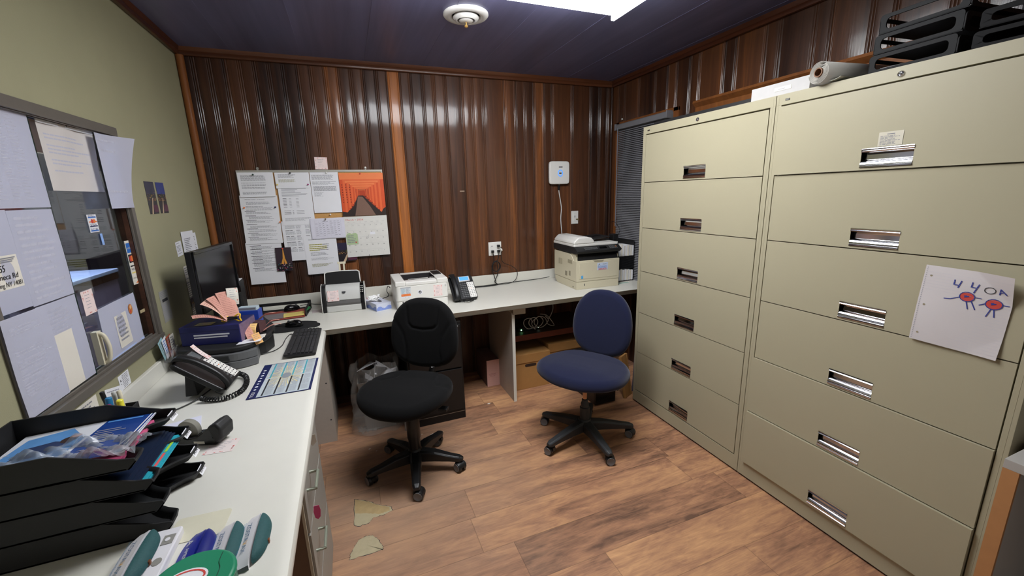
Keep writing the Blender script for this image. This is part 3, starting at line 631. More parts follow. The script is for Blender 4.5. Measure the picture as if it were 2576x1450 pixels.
# ================================================================== LATERAL FILE CABINETS
FX = 2.783; PIT = .3048; S1 = 1.627; TOP = 1.983
def cabinet(label, ya, yb, offs, name='file_cabinet'):
    """ya > yb; six drawers between frame stiles"""
    t = thing(name, label, 'filing cabinet', (FX, (ya+yb)/2, 0), 0, None)
    h = (ya-yb)/2-.001; st = .030; D = WX-FX-.012
    b = MB()
    b.box((.0, -h, .098), (D, -h+st-.004, 1.937)); b.box((0, h-st+.004, .098), (D, h, 1.937))
    b.box((0, -h, 1.937), (D, h, TOP)); b.box((0, -h, .012), (.02, h, .098)); b.box((.02, -h+.001, .0), (D, h-.001, .02)); b.box((.02, -h+.001, .02), (D, -h+.02, .098)); b.box((.02, h-.02, .02), (D, h-.001, .098))
    b.box((.022, -h+.02, .02), (.03, h-.02, 1.935))
    for s_ in (-1, 1): b.box((-.0006, s_*(h-.013), .012), (.002, s_*(h-.0115), 1.975))
    b.obj('cabinet_body', PUTTY, t, bevel=.002)
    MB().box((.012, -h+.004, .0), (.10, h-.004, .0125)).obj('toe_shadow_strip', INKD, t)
    hy = h-st
    for i in range(6):
        zb = S1-(i)*PIT+.0022; zt = S1+PIT-(i)*PIT-.0022
        if i == 5: zb += .0
        px, tilt = offs[i]
        d = MB(); cz = S1-i*PIT+.047; hw, hh = .082, .0325
        # front face with the opening for the pull
        ys = [-hy, -hw, hw, hy]; zs = [zb, cz-hh, cz+hh, zt]
        for a in range(3):
            for c in range(3):
                if a == 1 and c == 1: continue
                d.add([(0, ys[a], zs[c]), (0, ys[a], zs[c+1]), (0, ys[a+1], zs[c+1]), (0, ys[a+1], zs[c])], [(0, 1, 2, 3)])
        for (p, q) in (((-hy, zb), (hy, zb)), ((hy, zb), (hy, zt)), ((hy, zt), (-hy, zt)), ((-hy, zt), (-hy, zb))):
            d.add([(0, p[0], p[1]), (0, q[0], q[1]), (.02, q[0], q[1]), (.02, p[0], p[1])], [(0, 1, 2, 3)])
        d.add([(.02, -hy, zb), (.02, hy, zb), (.02, hy, zt), (.02, -hy, zt)], [(0, 1, 2, 3)])
        o = d.obj('drawer', PUTTY, t); o.location = (px, 0, 0)
        if tilt: o.rotation_euler = (tilt, 0, 0); o.location.z -= 0
        # chrome pull set into the opening
        p = MB(); W_ = hw; e = .0025
        zt_, zb_ = cz+hh, cz-hh
        prof = [(-.0035, zt_+.003), (-.004, zt_), (-.001, zt_-.004), (-.0035, zt_-.007), (-.001, zt_-.011), (.004, zt_-.013), (.017, zt_-.014), (.019, zt_-.02), (.019, zb_+.030)]+[(.019-.022*math.sin(a*PI/20), zb_+.006+.021*math.cos(a*PI/20)) for a in range(0, 11)]+[(-.001, zb_+.004), (-.004, zb_+.002), (-.004, zb_-.001), (-.0035, zb_-.003)]
        for (x0, z0), (x1, z1) in zip(prof, prof[1:]):
            p.add([(x0, W_, z0), (x0, -W_, z0), (x1, -W_, z1), (x1, W_, z1)], [(0, 1, 2, 3)])
        for s_ in (-1, 1):
            p.add([(x, s_*W_, z) for x, z in prof]+[(.0195, s_*W_, zb_-.003)], [tuple(range(len(prof)+1))], 1)
        p.obj('pull_handle', [CHROME, STEEL], o, smooth=30)
    for yy, zz, r in (((ya-yb)*-.0+.0, 1.957, .0095),):
        lk = MB().lathe([(.0001, -.008), (.0035, -.008), (.004, -.0045), (.008, -.006), (r+.001, -.003), (r+.002, 0)], 24, 0, axis='x').lathe([(.0001, -.0085), (.0022, -.0085), (.0022, -.006)], 10, 1, axis='x').obj('lock', [CHROME, INKD], t, smooth=40)
        lk.location = (0, 0, zz)
    bd = MB().box((-.0012, h-.062, 1.953), (0, h-.042, 1.961)).box((-.002, h-.060, 1.9545), (-.0012, h-.044, 1.9595), 1).obj('name_badge', [INKD, STEEL], t)
    return t
cab1 = cabinet('beige metal lateral file cabinet with small dark recessed pulls, left one beside the window blind', -1.0247, -1.9565, [(0, 0)]*6)
cab2 = cabinet('beige metal lateral file cabinet bearing the child drawing, right one beside the grey desk', -1.9575, -2.894, [(-.008, 0), (0, 0), (0, 0), (0, 0), (-.007, 0), (-.016, 0)])
# caution label above the top right drawer pull
s = Sheet(.076, .05, nu=1, nv=1); s.paper(mat('pale_label', (206, 200, 182), .5), .0003); s.rect(.026, .040, .05, .043, INK); s.lines(.006, .036, .072, .004, .0042, INK, hgt=.0018)
tag(s.obj('caution_label', (FX-.0092, -2.393, 1.7125), 'cab', -.0), 'small printed caution label above the pull of the top drawer', 'label')
# child's drawing on spiral notebook paper
DW, DH = .225, .275
def dwarp(u, v): return .002+.004*math.sin(u*16+1)*math.sin(v*11+.5)+max(0, (u-.17)+(v-.235))*.35+max(0, (u-.17)-(v-.02))*.06
s = Sheet(DW, DH, dwarp, nu=56, nv=64); s.paper(mat('notebook_paper', (208, 202, 202), .75, var=.04, scale=10))
for k in range(24): s.rect(.004, .012+k*.0105, DW-.003, .0124+k*.0105, mat('blue_rule', (196, 196, 204), .8), .0004)
for k in range(40): s.disc(.006, .006+k*.0067, .0016, INKL, .0006, k=6)
for v in (.030, .135, .240): s.disc(.020, v, .0035, mat('hole_shadow', (150, 138, 112), .7), .0007, k=12)
bl = mat('felt_pen_blue', (50, 62, 140), .7); rd = mat('felt_pen_red', (200, 74, 64), .7)
PW = .0034; s.lift = .0012
s.line([(.083, .237), (.083, .222), (.097, .221)], PW, bl); s.line([(.100, .236), (.095, .214)], PW, bl)
s.line([(.127, .237), (.126, .222), (.139, .221)], PW, bl); s.line([(.143, .233), (.135, .205)], PW, bl)
s.line([(.170+.0125*math.cos(a*PI/8), .220+.010*math.sin(a*PI/8)) for a in range(17)], .0022, INKD)
s.line([(.193, .212), (.195, .230), (.210, .215)], PW, bl); s.line([(.193, .218), (.204, .222)], PW, bl)
for cx, cy, r in ((.122, .188, .018), (.186, .178, .019)):
    s.disc(cx, cy, r, rd, .0011, ry=r*.86); s.line([(cx+r*math.cos(a*PI/8), cy+r*.86*math.sin(a*PI/8)) for a in range(17)], .0024, bl, .0016)
    s.line([(cx-.006, cy+.002), (cx-.001, cy+.003), (cx-.005, cy-.002), (cx+.004, cy+.002)], .003, bl, .0018)
s.line([(.104, .183), (.084, .172), (.068, .170)], .0026, bl); s.line([(.140, .190), (.155, .190)], .0026, bl)
s.line([(.123, .172), (.130, .148)], .0028, bl); s.line([(.135, .174), (.147, .150)], .0028, bl)
s.line([(.167, .176), (.154, .168)], .0028, bl); s.line([(.205, .180), (.219, .180)], .0026, bl)
s.line([(.182, .161), (.175, .135)], .0028, bl); s.line([(.189, .161), (.193, .137)], .0028, bl)
tag(s.obj('child_drawing', (FX-.006, -2.594, 1.018), 'cab', -.03), 'child drawing of two red round figures on torn notebook paper', 'drawing')

# ---------------------------------------------------------------- things on top of the cabinets
bw = thing('ring_binder', 'white glossy ring binder lying on the cabinets at their joint, left of the poster roll', 'binder', (FX+.012, -1.955, TOP))
MB().box((0, -.14, .0), (.26, .14, .004)).box((0, -.14, .052), (.26, .14, .056)).box((-.003, -.14, 0), (.001, .14, .056)).obj('cover', mat('glossy_white_vinyl', (196, 194, 192), .14, bump=.5, bscale=22), bw, bevel=.001)
MB().box((.004, -.132, .006), (.25, .132, .048)).obj('pages', PAPER, bw)
MB().box((-.0042, -.06, .020), (-.003, .02, .036)).box((-.0046, -.03, .026), (-.0042, .0, .028), 1).obj('spine_label', [PAPERW, INKL], bw)
ro = thing('poster_roll', 'thick rolled grey poster with brown core resting on the right cabinet edge', 'rolled paper', (FX-.028, -2.152, TOP+.046), -.12)
sp_ = []; 
for k in range(240):
    a = 2*PI*k/48; r = .018+.026*k/239; sp_.append((r*math.cos(a), r*math.sin(a)))
sh = MB(); nn = len(sp_)
sh.add([(0, p[0], p[1]) for p in sp_]+[(.40, p[0], p[1]) for p in sp_], [(i, i+1, nn+i+1, nn+i) for i in range(nn-1)])
sh.obj('rolled_sheet', mat('poster_grey', (168, 164, 156), .45), ro, smooth=80, solid=.0014)
sh = MB().grid(lambda a, b: (.02+a*.36, -.03-b*.05, -.040-.004*b+.012*b*b), 6, 3); sh.obj('loose_edge', mat('poster_back', (196, 200, 190), .5), ro, solid=.001)
MB().lathe([(.014, -.004), (.018, -.004), (.018, .395), (.014, .395), (.014, -.004)], 24, axis='x').obj('core_tube', mat('cardboard_core', (126, 92, 70), .7), ro, smooth=50)
tag(MB().box((FX+.02, -1.93, TOP), (FX+.30, -1.10, TOP+.022)).obj('black_tray_lid', BLACKM, bevel=.004), 'flat black panel lying on top of the left file cabinet', 'panel')

TRB = mat('satin_black_tray', (12, 12, 13), .6, spec=.25)
def open_tray(name, label, loc, rz, grp=None, hh=.058, wv=.26, dp=.33):
    t = thing(name, label, 'letter tray', loc, rz, grp)
    b = MB(); b.box((0, -wv/2, 0), (dp, wv/2, .003)); b.obj('tray_floor', TRB, t)
    # front frame with a wide rounded opening, slanting sides
    f = MB(); th = .005
    def frame(w_, h_, M):
        o = rrect(0, 0, w_, h_, .012, 4); i_ = rrect(.022, .014, w_-.022, h_-.014, .014, 4); n = len(o)
        vs = [(0, p[0], p[1]) for p in o]+[(0, p[0], p[1]) for p in i_]+[(th, p[0], p[1]) for p in o]+[(th, p[0], p[1]) for p in i_]
        fs = []
        for k in range(n):
            j = (k+1) % n
            fs += [(k, n+k, n+j, j), (2*n+k, 2*n+j, 3*n+j, 3*n+k), (k, j, 2*n+j, 2*n+k), (n+k, 3*n+k, 3*n+j, n+j)]
        f.add(vs, fs, 0, M)
    frame(wv, hh+.008, T(0, -wv/2, 0)); frame(wv, hh+.008, T(dp, -wv/2, 0))
    frame(dp, hh, T(0, -wv/2, 0, 0, 0, -PI/2)); frame(dp, hh, T(0, wv/2, 0, 0, 0, -PI/2))
    f.obj('side_frame', TRB, t, bevel=.001)
    return t
for k in range(3):
    open_tray('letter_tray', ['black open letter tray, lowest of the tall stack on the right cabinet', 'black open letter tray, middle of the tall stack on the right cabinet', 'black open letter tray, topmost of the tall stack on the right cabinet'][k], (FX+.03+.008*k, -2.425-.004*k, TOP+.002+.070*k), -.06, 'black letter trays on the right cabinet')
for k in range(2):
    open_tray('letter_tray', ['black open letter tray under another at the far right cabinet corner', 'black open letter tray on top of the low stack at the far right cabinet corner'][k], (FX+.04, -2.73-.01*k, TOP+.002+.060*k), .10, 'black letter trays on the right cabinet', hh=.045, wv=.28)
tag(MB().box((FX+.05, -2.53, TOP+.012), (FX+.28, -2.33, TOP+.020)).obj('envelope_stack', PAPER), 'white envelopes lying in the lowest black letter tray of the tall stack', 'envelopes')
tag(MB().box((FX+.09, -2.45, TOP+.081), (FX+.30, -2.34, TOP+.084)).obj('white_sheet', PAPER), 'white sheet lying in the middle black letter tray', 'paper')

# ---------------------------------------------------------------- window, blind in the right wall
w2 = struct(MB().box((WX+.05, -WIN_R[1], WIN_R[2]), (WX+.055, -WIN_R[0], WIN_R[3])).obj('window_2', mat('night_pane', (10, 12, 18), .05)))
fr = MB(); y0, y1, z0, z1 = -WIN_R[1], -WIN_R[0], WIN_R[2], WIN_R[3]
fr.box((WX-.012, y1-.002, z0-.04), (WX+.05, y1+.05, z1+.03)); fr.box((WX-.012, y0-.05, z0-.04), (WX+.05, y0+.002, z1+.03)); fr.box((WX-.012, y0-.05, z1), (WX+.05, y1+.05, z1+.03)); fr.box((WX-.03, y0-.05, z0-.04), (WX+.05, y1+.05, z0))
fr.obj('window_frame', trim_wood_z, w2, bevel=.003)
BLG = mat('blind_grey', (122, 122, 126), .5, var=.05)
bd = thing('window_blind', 'grey horizontal slat window blind in the far right corner', 'blind', (WX-.034, -.465, 2.10))
MB().prism([(-.03, 0), (.03, 0), (.03, .045), (-.022, .045), (-.03, .038)], -.325, .325, 'y').box((-.034, -.328, -.004), (.032, -.318, .05)).box((-.034, .318, -.004), (.032, .328, .05)).obj('headrail', BLG, bd, bevel=.002)
sl = MB()
for k in range(84):
    z = -.012-k*.0152
    sl.add([(-.006, -.31, z-.0075), (-.006, .31, z-.0075), (-.001, .31, z+.0005), (-.001, -.31, z+.0005), (.008, -.31, z+.0065), (.008, .31, z+.0065)], [(0, 1, 2, 3), (3, 2, 5, 4)])
sl.obj('slats', BLG, bd, solid=.0006)
MB().tube([(-.035, .275, .01), (-.036, .272, -.45), (-.037, .27, -.84)], .0045, 6).obj('tilt_wand', mat('wand_plastic', (132, 136, 146), .3), bd, smooth=60)
MB().tube([(-.010, .22, 0), (-.010, .22, -1.27)], .0008, 4).tube([(-.010, -.22, 0), (-.010, -.22, -1.27)], .0008, 4).obj('ladder_cord', BLG, bd)
MB().box((-.012, -.31, -1.30), (.012, .31, -1.285)).obj('bottom_rail', BLG, bd)
tag(MB().box((WX-.012, -.17, 2.185), (WX-.001, -.158, 2.198)).obj('wall_clip', WPLA, bevel=.002), 'tiny white clip on the panelling above the grey blind', 'clip')

# ---------------------------------------------------------------- grey desk at the right edge
gd = thing('side_desk', 'grey topped open desk with brown front edge at the right of the cabinets', 'desk', (2.668, -2.919, 0))
GLAM = mat('grey_laminate', (176, 172, 166), .5, var=.04)
MB().box((0, -.95, .722), (.57, .0, .752)).obj('desk_top', GLAM, gd, bevel=.001)
for y_ in (-.035, -.95): MB().box((.012, y_, 0), (.56, y_+.035, .722)).obj('side_panel', GLAM, gd)
for y_ in (-.035, -.95): MB().box((.0, y_, 0), (.012, y_+.035, .722)).obj('edge_board', mat('brown_edge_board', (184, 132, 86), .5, var=.1), gd)
MB().box((.50, -.92, .05), (.515, -.035, .722)).obj('back_panel', mat('dark_back_panel', (48, 48, 54), .7), gd)
MB().box((.02, -.92, .06), (.50, -.035, .08)).obj('bottom_shelf', GLAM, gd)

# ================================================================== CHAIRS
def cushion(a, b, th, nexp, M, warp=None, rings=34, seg=72, m=5, seams=(), taper=0):
    vs = []; fs = []
    for i in range(rings+1):
        ph = PI*i/rings; sn, cs = math.sin(ph), math.cos(ph)
        rho = abs(sn)**(2/m); z = math.copysign(abs(cs)**(2/m), cs)*th/2
        # spread rings evenly over the top
        for j in range(seg):
            t = 2*PI*j/seg; c, s_ = math.cos(t), math.sin(t)
            x = math.copysign(abs(c)**(2/nexp), c)*a; y_ = math.copysign(abs(s_)**(2/nexp), s_)*b
            x *= 1+taper*y_/b
            X, Y = x*rho, y_*rho; Z = z
            if z > 0:
                for (pts, dep, wd) in seams:
                    dm = min(seg_dist((X, Y), p, q) for p, q in zip(pts, pts[1:]))
                    Z -= dep*math.exp(-(dm/wd)**2)
            if warp: X, Y, Z = warp(X, Y, Z)
            vs.append((X, Y, Z))
    for i in range(rings): fs += [(i*seg+j, (i+1)*seg+j, (i+1)*seg+(j+1) % seg, i*seg+(j+1) % seg) for j in range(seg)]
    mb = MB(); mb.add(vs, fs, 0, M); return mb
def seg_dist(p, a, b):
    ax, ay = a; bx, by = b; dx, dy = bx-ax, by-ay; L2 = dx*dx+dy*dy
    t = 0 if L2 == 0 else max(0, min(1, ((p[0]-ax)*dx+(p[1]-ay)*dy)/L2))
    return math.hypot(p[0]-ax-dx*t, p[1]-ay-dy*t)
def rings_even(rings, m): pass
def cushion2(a, b, th, nexp, M, warp=None, nr=26, seg=88, edge=.028, seams=(), taper=0):
    """flat-topped pad: rings evenly spaced on top, rolled edge, flat underside"""
    prof = [(i/nr*(1-edge/a), 1.) for i in range(nr+1)]
    for k in range(1, 9):
        an = PI*k/8; prof.append((1-edge/a+math.sin(an)*edge/a, math.cos(an)))
    prof += [(.6, -1), (.25, -1), (.001, -1)]
    prof[0] = (.001, 1)
    vs = []; fs = []
    for rho, zz in prof:
        for j in range(seg):
            t = 2*PI*j/seg; c, s_ = math.cos(t), math.sin(t)
            x = math.copysign(abs(c)**(2/nexp), c)*a; y_ = math.copysign(abs(s_)**(2/nexp), s_)*b
            x *= 1+taper*(y_/b)
            X, Y, Z = x*rho, y_*rho, zz*th/2
            if zz > -.2:
                Z += .010*(1-rho**2.4) if zz > .99 else 0
                for (pts, dep, wd) in seams:
                    dm = min(seg_dist((X, Y), p, q) for p, q in zip(pts, pts[1:]))
                    Z -= dep*math.exp(-(dm/wd)**2)
            if warp: X, Y, Z = warp(X, Y, Z)
            vs.append((X, Y, Z))
    n = len(prof)
    for i in range(n-1): fs += [(i*seg+j, (i+1)*seg+j, (i+1)*seg+(j+1) % seg, i*seg+(j+1) % seg) for j in range(seg)]
    mb = MB(); mb.add(vs, fs, 0, M); return mb
def office_chair(name, label, loc, rz, fab, base0, rad, seat_z, back, dark, seatsz, black=True):
    t = thing(name, label, 'office chair', loc, rz, None)
    sa, sb, sth = seatsz
    def swarp(x, y_, z):
        fr = max(0, -y_/sb-.35); bk = max(0, y_/sb-.45)
        return (x, y_, z-.075*fr**2.0+.02*bk-.010*(1-(x/sa)**2)*max(0, y_/sb+.2)+.012*(x/sa)**2*(1 if black else .2)-(0 if black else .03*max(0, abs(x)/sa-.55)))
    seams = []
    if black:
        seams = [([(-.26, .02), (-.17, .03), (-.12, .09), (-.10, .24)], .007, .006), ([(.26, .02), (.17, .03), (.12, .09), (.10, .24)], .007, .006)]
    cushion2(sa, sb, sth, 2.35, T(0, -.03, seat_z-sth/2), swarp, seams=seams, taper=-.06).obj('seat', fab, t, smooth=70)
    MB().prism(rrect(-sa*.78, -sb*.75, sa*.78, sb*.7, .08), seat_z-sth-.018, seat_z-sth+.01, 'z').obj('seat_shell', BLACKM, t, bevel=.006)
    # back
    ba, bb, bth, by, bz, tilt = back
    def bwarp(x, y_, z):
        return (x, y_, z+.42*x*x*(1 if black else .8)-.10*abs(y_)*y_*0+.03*math.cos(y_*9)*0)
    bs = []
    if black:
        bs = [([(-.105, .17), (-.095, .06), (-.07, .035), (0, .026), (.07, .035), (.095, .06), (.105, .17)], .009, .007),
              ([(-.24, .10), (-.17, .06), (-.125, -.01), (-.11, -.09), (-.115, -.22)], .008, .006), ([(.24, .10), (.17, .06), (.125, -.01), (.11, -.09), (.115, -.22)], .008, .006)]
    M = T(0, by, bz) @ Matrix.Rotation(PI/2-tilt, 4, 'X')      # pad +z faces the sitter (-y)
    cushion2(ba, bb, bth, 2.5 if black else 2.35, M, bwarp, seams=bs, taper=-.07).obj('backrest', fab, t, smooth=70)
    MB().tube(smoothpts([(0, by+.045, bz-.02), (0, by+.06, bz-.14), (0, by+.055, seat_z-.04), (0, by-.03, seat_z-.085), (0, .02, seat_z-.085)], 5), .022, 8).obj('back_support', BLACKM, t, smooth=60)
    mc = MB().box((-.09, -.10, seat_z-sth-.06), (.09, .12, seat_z-sth-.015))
    mc.tube([(.08, -.02, seat_z-sth-.045), (.20, -.03, seat_z-sth-.04)], .006, 8); mc.box((.19, -.05, seat_z-sth-.05), (.24, -.01, seat_z-sth-.035))
    mc.obj('tilt_mechanism', BLACKM, t, bevel=.006)
    if black:
        MB().lathe([(.034, .12), (.034, .20), (.038, .21), (.038, .34), (.030, .36), (.030, seat_z-sth-.03)], 24).obj('gas_lift', BLACK, t, smooth=50)
    else:
        MB().lathe([(.014, .22), (.014, seat_z-sth-.02)], 16).obj('gas_lift', mat('lift_rod', (176, 140, 110), .25, .8), t, smooth=50)
        MB().lathe([(.030, .10), (.032, .22), (.025, .225), (.025, .25), (.020, .258), (.020, .275), (.013, .28)], 24).obj('lift_sleeve', dark, t, smooth=40)
    MB().lathe([(.001, .06), (.038, .06), (.045, .075), (.045, .125), (.034, .14), (.001, .14)], 24).obj('hub', dark, t, smooth=40)
    for k in range(5):
        a = base0-rz+math.radians(72*k)
        M = Matrix.Rotation(a, 4, 'Z')
        lg = MB(); pr = [(.02, .034, .066, .132), (.12, .029, .068, .124), (rad-.05, .024, .066, .103), (rad+.006, .022, .062, .093), (rad+.028, .014, .064, .083)]
        vs = []
        for (x, hw, zl, zt) in pr: vs += [(x, -hw, zl), (x, hw, zl), (x, hw, zt-.008), (x, hw*.6, zt), (x, -hw*.6, zt), (x, -hw, zt-.008)]
        fs = [(5, 4, 3, 2, 1, 0), tuple(24+i for i in range(6))]
        for i in range(4): fs += [(i*6+j, i*6+(j+1) % 6, (i+1)*6+(j+1) % 6, (i+1)*6+j) for j in range(6)]
        lg.add(vs, fs, 0, M); lo_ = lg.obj('base_leg', dark, t, bevel=.003)
        ca = a+math.radians([70, -40, 100, 20, -75][k])
        cs = MB(); Mc = Matrix.Translation((math.cos(a)*rad, math.sin(a)*rad, 0)) @ Matrix.Rotation(ca, 4, 'Z')
        for s_ in (-1, 1):
            cs.lathe([(.0001, s_*.029), (.021, s_*.029), (.0270, s_*.025), (.0285, s_*.018), (.0285, s_*.006), (.018, s_*.004), (.0001, s_*.004)], 22, 0, Mc @ T(.012, 0, .0285), 'y')
            cs.lathe([(.0225, s_*.0292), (.0235, s_*.0298), (.0245, s_*.0280)], 22, 1, Mc @ T(.012, 0, .0285), 'y')
        cs.lathe([(.005, .04), (.005, .066)], 8, 0, Mc)
        hood = [(-.020, .030), (-.018, .050), (-.004, .060), (.020, .058), (.036, .046), (.040, .030), (.030, .040), (.010, .046), (-.006, .040)]
        cs.prism(hood, -.012, .012, 'y', 0, Mc)
        cs.obj('caster', [BLACK, mat('caster_rim', (104, 104, 106), .35)], lo_, smooth=40)
    return t
office_chair('office_chair', 'black fabric armless swivel chair with contoured seams in front of the white desk', (1.112, -1.178, 0), math.radians(54-90), BLKFAB, math.radians(-98), .255, .545, (.218, .214, .060, .245, .768, math.radians(7)), BLACK, (.258, .232, .072), True)
office_chair('office_chair', 'navy blue fabric armless swivel chair facing left beside the beige cabinets', (2.185, -1.305, 0), math.radians(32-90), BLUFAB, math.radians(-93), .29, .530, (.208, .226, .055, .250, .718, math.radians(8)), mat('dark_grey_base', (46, 48, 50), .5), (.292, .225, .060), False)

# ================================================================== CORK BOARD AND PINNED PAPERS
cbd = thing('cork_board', 'cork notice board with thin aluminium frame covered in papers on the dark wood wall', 'notice board', (.216, 0, 1.285))
MB().box((.006, -.012, .006), (.949, -.002, .488)).obj('cork_panel', CORK, cbd)
FRM = mat('board_frame', (176, 174, 164), .4, .4)
MB().box((0, -.018, .484), (.955, 0, .500)).box((0, -.018, 0), (.955, 0, .010)).box((0, -.0178, .010), (.010, 0, .484)).box((.945, -.0178, .010), (.955, 0, .484)).obj('frame', FRM, cbd, bevel=.001)
for x in (.129, .837): MB().lathe([(.0001, -.007), (.008, -.006), (.009, 0)], 16, 0, T(x, 0, .513), 'y').box((x-.005, -.005, .495), (x+.005, -.001, .515)).obj('hanger', mat('hanger_clip', (168, 166, 160), .3, .5), cbd, smooth=40)
def pin(label, x, z, c, y=-.022, name='push_pin'):
    o = MB().lathe([(.0001, -.014), (.0045, -.0135), (.005, -.012), (.003, -.009), (.003, -.004), (.0055, -.002), (.0055, 0)], 12, axis='y').obj(name, c, smooth=50)
    o.location = (x, y, z); return tag(o, label, 'push pin')
def board_paper(label, x0, x1, z0, z1, pr, y=-.0205, rot=0, m=PAPER, name='printed_notice', cat='paper', warp=None, nu=5, nv=8):
    s = Sheet(x1-x0, z1-z0, warp or (lambda u, v: .0012*(1-v/(z1-z0))), nu=nu, nv=nv); s.paper(m, .0005)
    if pr: pr(s)
    return tag(s.obj(name, (x0, y, z0), 'back', rot), label, cat)
def doc(step=.0065, mx=.02, top=.018, fill=.85, m=INK, heads=()):
    def p(s):
        s.lines(mx, s.h-top, s.w-mx, .015, step, m, hgt=step*.38, fill=fill, rag=.35)
        for z in heads: s.rect(mx, z, mx+.07, z+.0028, INKD)
    return p
board_paper('topmost sheet at the upper left of the notice board under a dark pin', .221, .437, 1.606, 1.770, lambda s: s.lines(.018, .145, .17, .02, .0062, INK, hgt=.0028, fill=.75, rag=.1), y=-.026, warp=lambda u, v: .006*max(0, 1-v/.05))
def d2(s):
    s.text('PRINTED COPIES: .75 PER PAGE', .03, .306, .0048, INKD, width=.12)
    s.lines(.035, .29, .195, .275, .0065, INK, hgt=.0025); s.lines(.03, .262, .2, .235, .0085, INK, hgt=.0025)
    for k, z in enumerate((.225, .195, .165, .135, .105, .075, .045)): s.rect(.02, z, .085, z+.0026, INKD); s.lines(.04 if k % 2 else .028, z-.004, .205, z-.022, .0048, INK, hgt=.002, fill=.9)
board_paper('sheet headed with copy prices in the left column of the notice board', .206, .436, 1.283, 1.618, d2, y=-.0235, rot=-.02)
board_paper('lowest and longest sheet of the left column, hanging far below the board', .196, .419, .992, 1.290, lambda s: (d2(s) if 0 else [ (s.rect(.025, z, .095, z+.0028, INKD), s.lines(.035, z-.004, .2, z-.020, .0052, INK, hgt=.002, fill=.8)) for z in (.275, .250, .225, .200, .175, .150, .115)]), y=-.021, rot=-.012)
board_paper('short sheet at the top of the second column under a black pin', .446, .664, 1.660, 1.768, lambda s: (s.lines(.02, .095, .14, .07, .005, INK, hgt=.0022), s.lines(.02, .06, .16, .045, .005, mat('olive_ink', (150, 148, 100), .8), hgt=.0022)), y=-.024)
def d3(s):
    s.rect(.05, .265, .17, .268, INKD)
    for k in range(8): s.rect(.02, .255-k*.0075, .02+random.uniform(.05, .17), .2572-k*.0075, INK)
    for k in range(7): 
        z = .185-k*.0098; s.rect(.022, z, .045, z+.0024, INKD); s.rect(.06, z, .075, z+.0022, INK); s.rect(.105, z, .122, z+.0022, INK)
    for k in range(3): z = .10-k*.011; s.rect(.022, z, .065, z+.0024, INKD); s.rect(.075, z, .083, z+.0024, INKD); s.rect(.1, z, .15, z+.0022, INK)
    s.lines(.02, .05, .2, .03, .006, INK, hgt=.002)
board_paper('form with short columns in the second column of the notice board', .452, .664, 1.402, 1.688, d3, y=-.0225, rot=-.006)
def d4(s):
    for k in range(5):
        z = .26-k*.042; 
        for c in (.02, .05, .09, .15): s.rect(c, z, c+random.uniform(.015, .03), z+.003, INKD); s.lines(c, z-.006, c+.035, z-.026, .006, INK, hgt=.002, rag=.2)
board_paper('table sheet hanging lowest in the second column of the notice board', .441, .660, 1.143, 1.430, d4, y=-.021, rot=-.005)
board_paper('letter with one dense paragraph in the third column of the board', .668, .857, 1.480, 1.768, lambda s: (s.lines(.01, .27, .17, .235, .0062, INK, hgt=.0026, rag=.2), s.lines(.01, .222, .175, .20, .0062, INK, hgt=.0022), s.lines(.015, .19, .17, .155, .0045, INK, hgt=.0026, rag=.05), s.lines(.015, .145, .08, .12, .006, INK, hgt=.002)), y=-.0225)
def sched(s):
    for k in range(9): s.rect(.025, .012+k*.0145, .205, .0124+k*.0145, INKL)
    for k in range(8): s.rect(.025+k*.0255, .012, .0254+k*.0255, .128, INKL)
    for k in range(8):
        for q in range(7):
            if random.random() < .8: s.rect(.028+q*.0255, .018+k*.0145, .028+q*.0255+random.uniform(.008, .018), .0205+k*.0145, INK)
for k in range(4):
    board_paper(['backmost page of the clipped schedule packet', 'third page of the clipped schedule packet', 'second page of the clipped schedule packet', 'front page of a clipped packet showing a schedule grid'][k], .628+.002*k, .856+.002*k, 1.290+.002*k, 1.438+.001*k, sched if k == 3 else None, y=-.027-.0012*k, name='schedule_sheet', m=mat('violet_white_paper', (214, 212, 224), .7))
pin('grey heart magnet at the top of the schedule packet', .736, 1.434, mat('pewter', (120, 118, 110), .3, .7), -.034, 'heart_magnet')
def hl(s):
    Yh = mat('highlighter', (216, 212, 130), .7)
    for k, z in enumerate((.215, .200, .187, .174)): s.rect(.03, z, .03+(.09, .12, .12, .07)[k], z+.008, Yh, .0005); s.lines(.032, z+.006, .17, z+.003, .006, INKD, hgt=.003, rag=.1, lift=.0009)
    s.lines(.035, .16, .17, .135, .009, INK, hgt=.003); s.lines(.035, .12, .19, .10, .007, INK, hgt=.002); s.lines(.035, .075, .19, .055, .006, mat('olive_ink', (150, 148, 100), .8), hgt=.003)
    s.lines(.03, .262, .16, .25, .006, INK, hgt=.002)
board_paper('sheet with yellow highlighted lines below the schedule packet', .571, .786, 1.031, 1.312, hl, y=-.024)
board_paper('edge of a second sheet just behind the highlighted one', .577, .792, 1.029, 1.300, None, y=-.0225)
def tower(s):
    w, h = s.w, s.h
    s.rect(0, h*.3, w, h, mat('dusk_sky', (58, 46, 54), .35), .0003)
    s.shape([(w*.46, h*.92), (w*.50, h*.92), (w*.56, h*.55), (w*.68, h*.3), (w*.30, h*.3), (w*.42, h*.55)], mat('tower_gold', (214, 150, 66), .4), .0006)
    s.shape([(w*.47, h*.3), (w*.49, h*.5), (w*.52, h*.3)], NIGHT, .0009)
    for k in range(50):
        x, z = random.random()*w, random.random()*h*.33; q = random.uniform(.001, .004)
        s.rect(x, z, min(w, x+q*1.5), z+q, random.choice((mat('neon_cyan', (90, 190, 214), .4), mat('neon_pink', (204, 84, 140), .4), WPLA, GOLD)), .0008)
board_paper('small night photograph of a lit golden tower pinned over the left papers', .374, .476, 1.076, 1.247, tower, y=-.030, rot=-.03, m=NIGHT, name='tower_photograph', cat='photo')
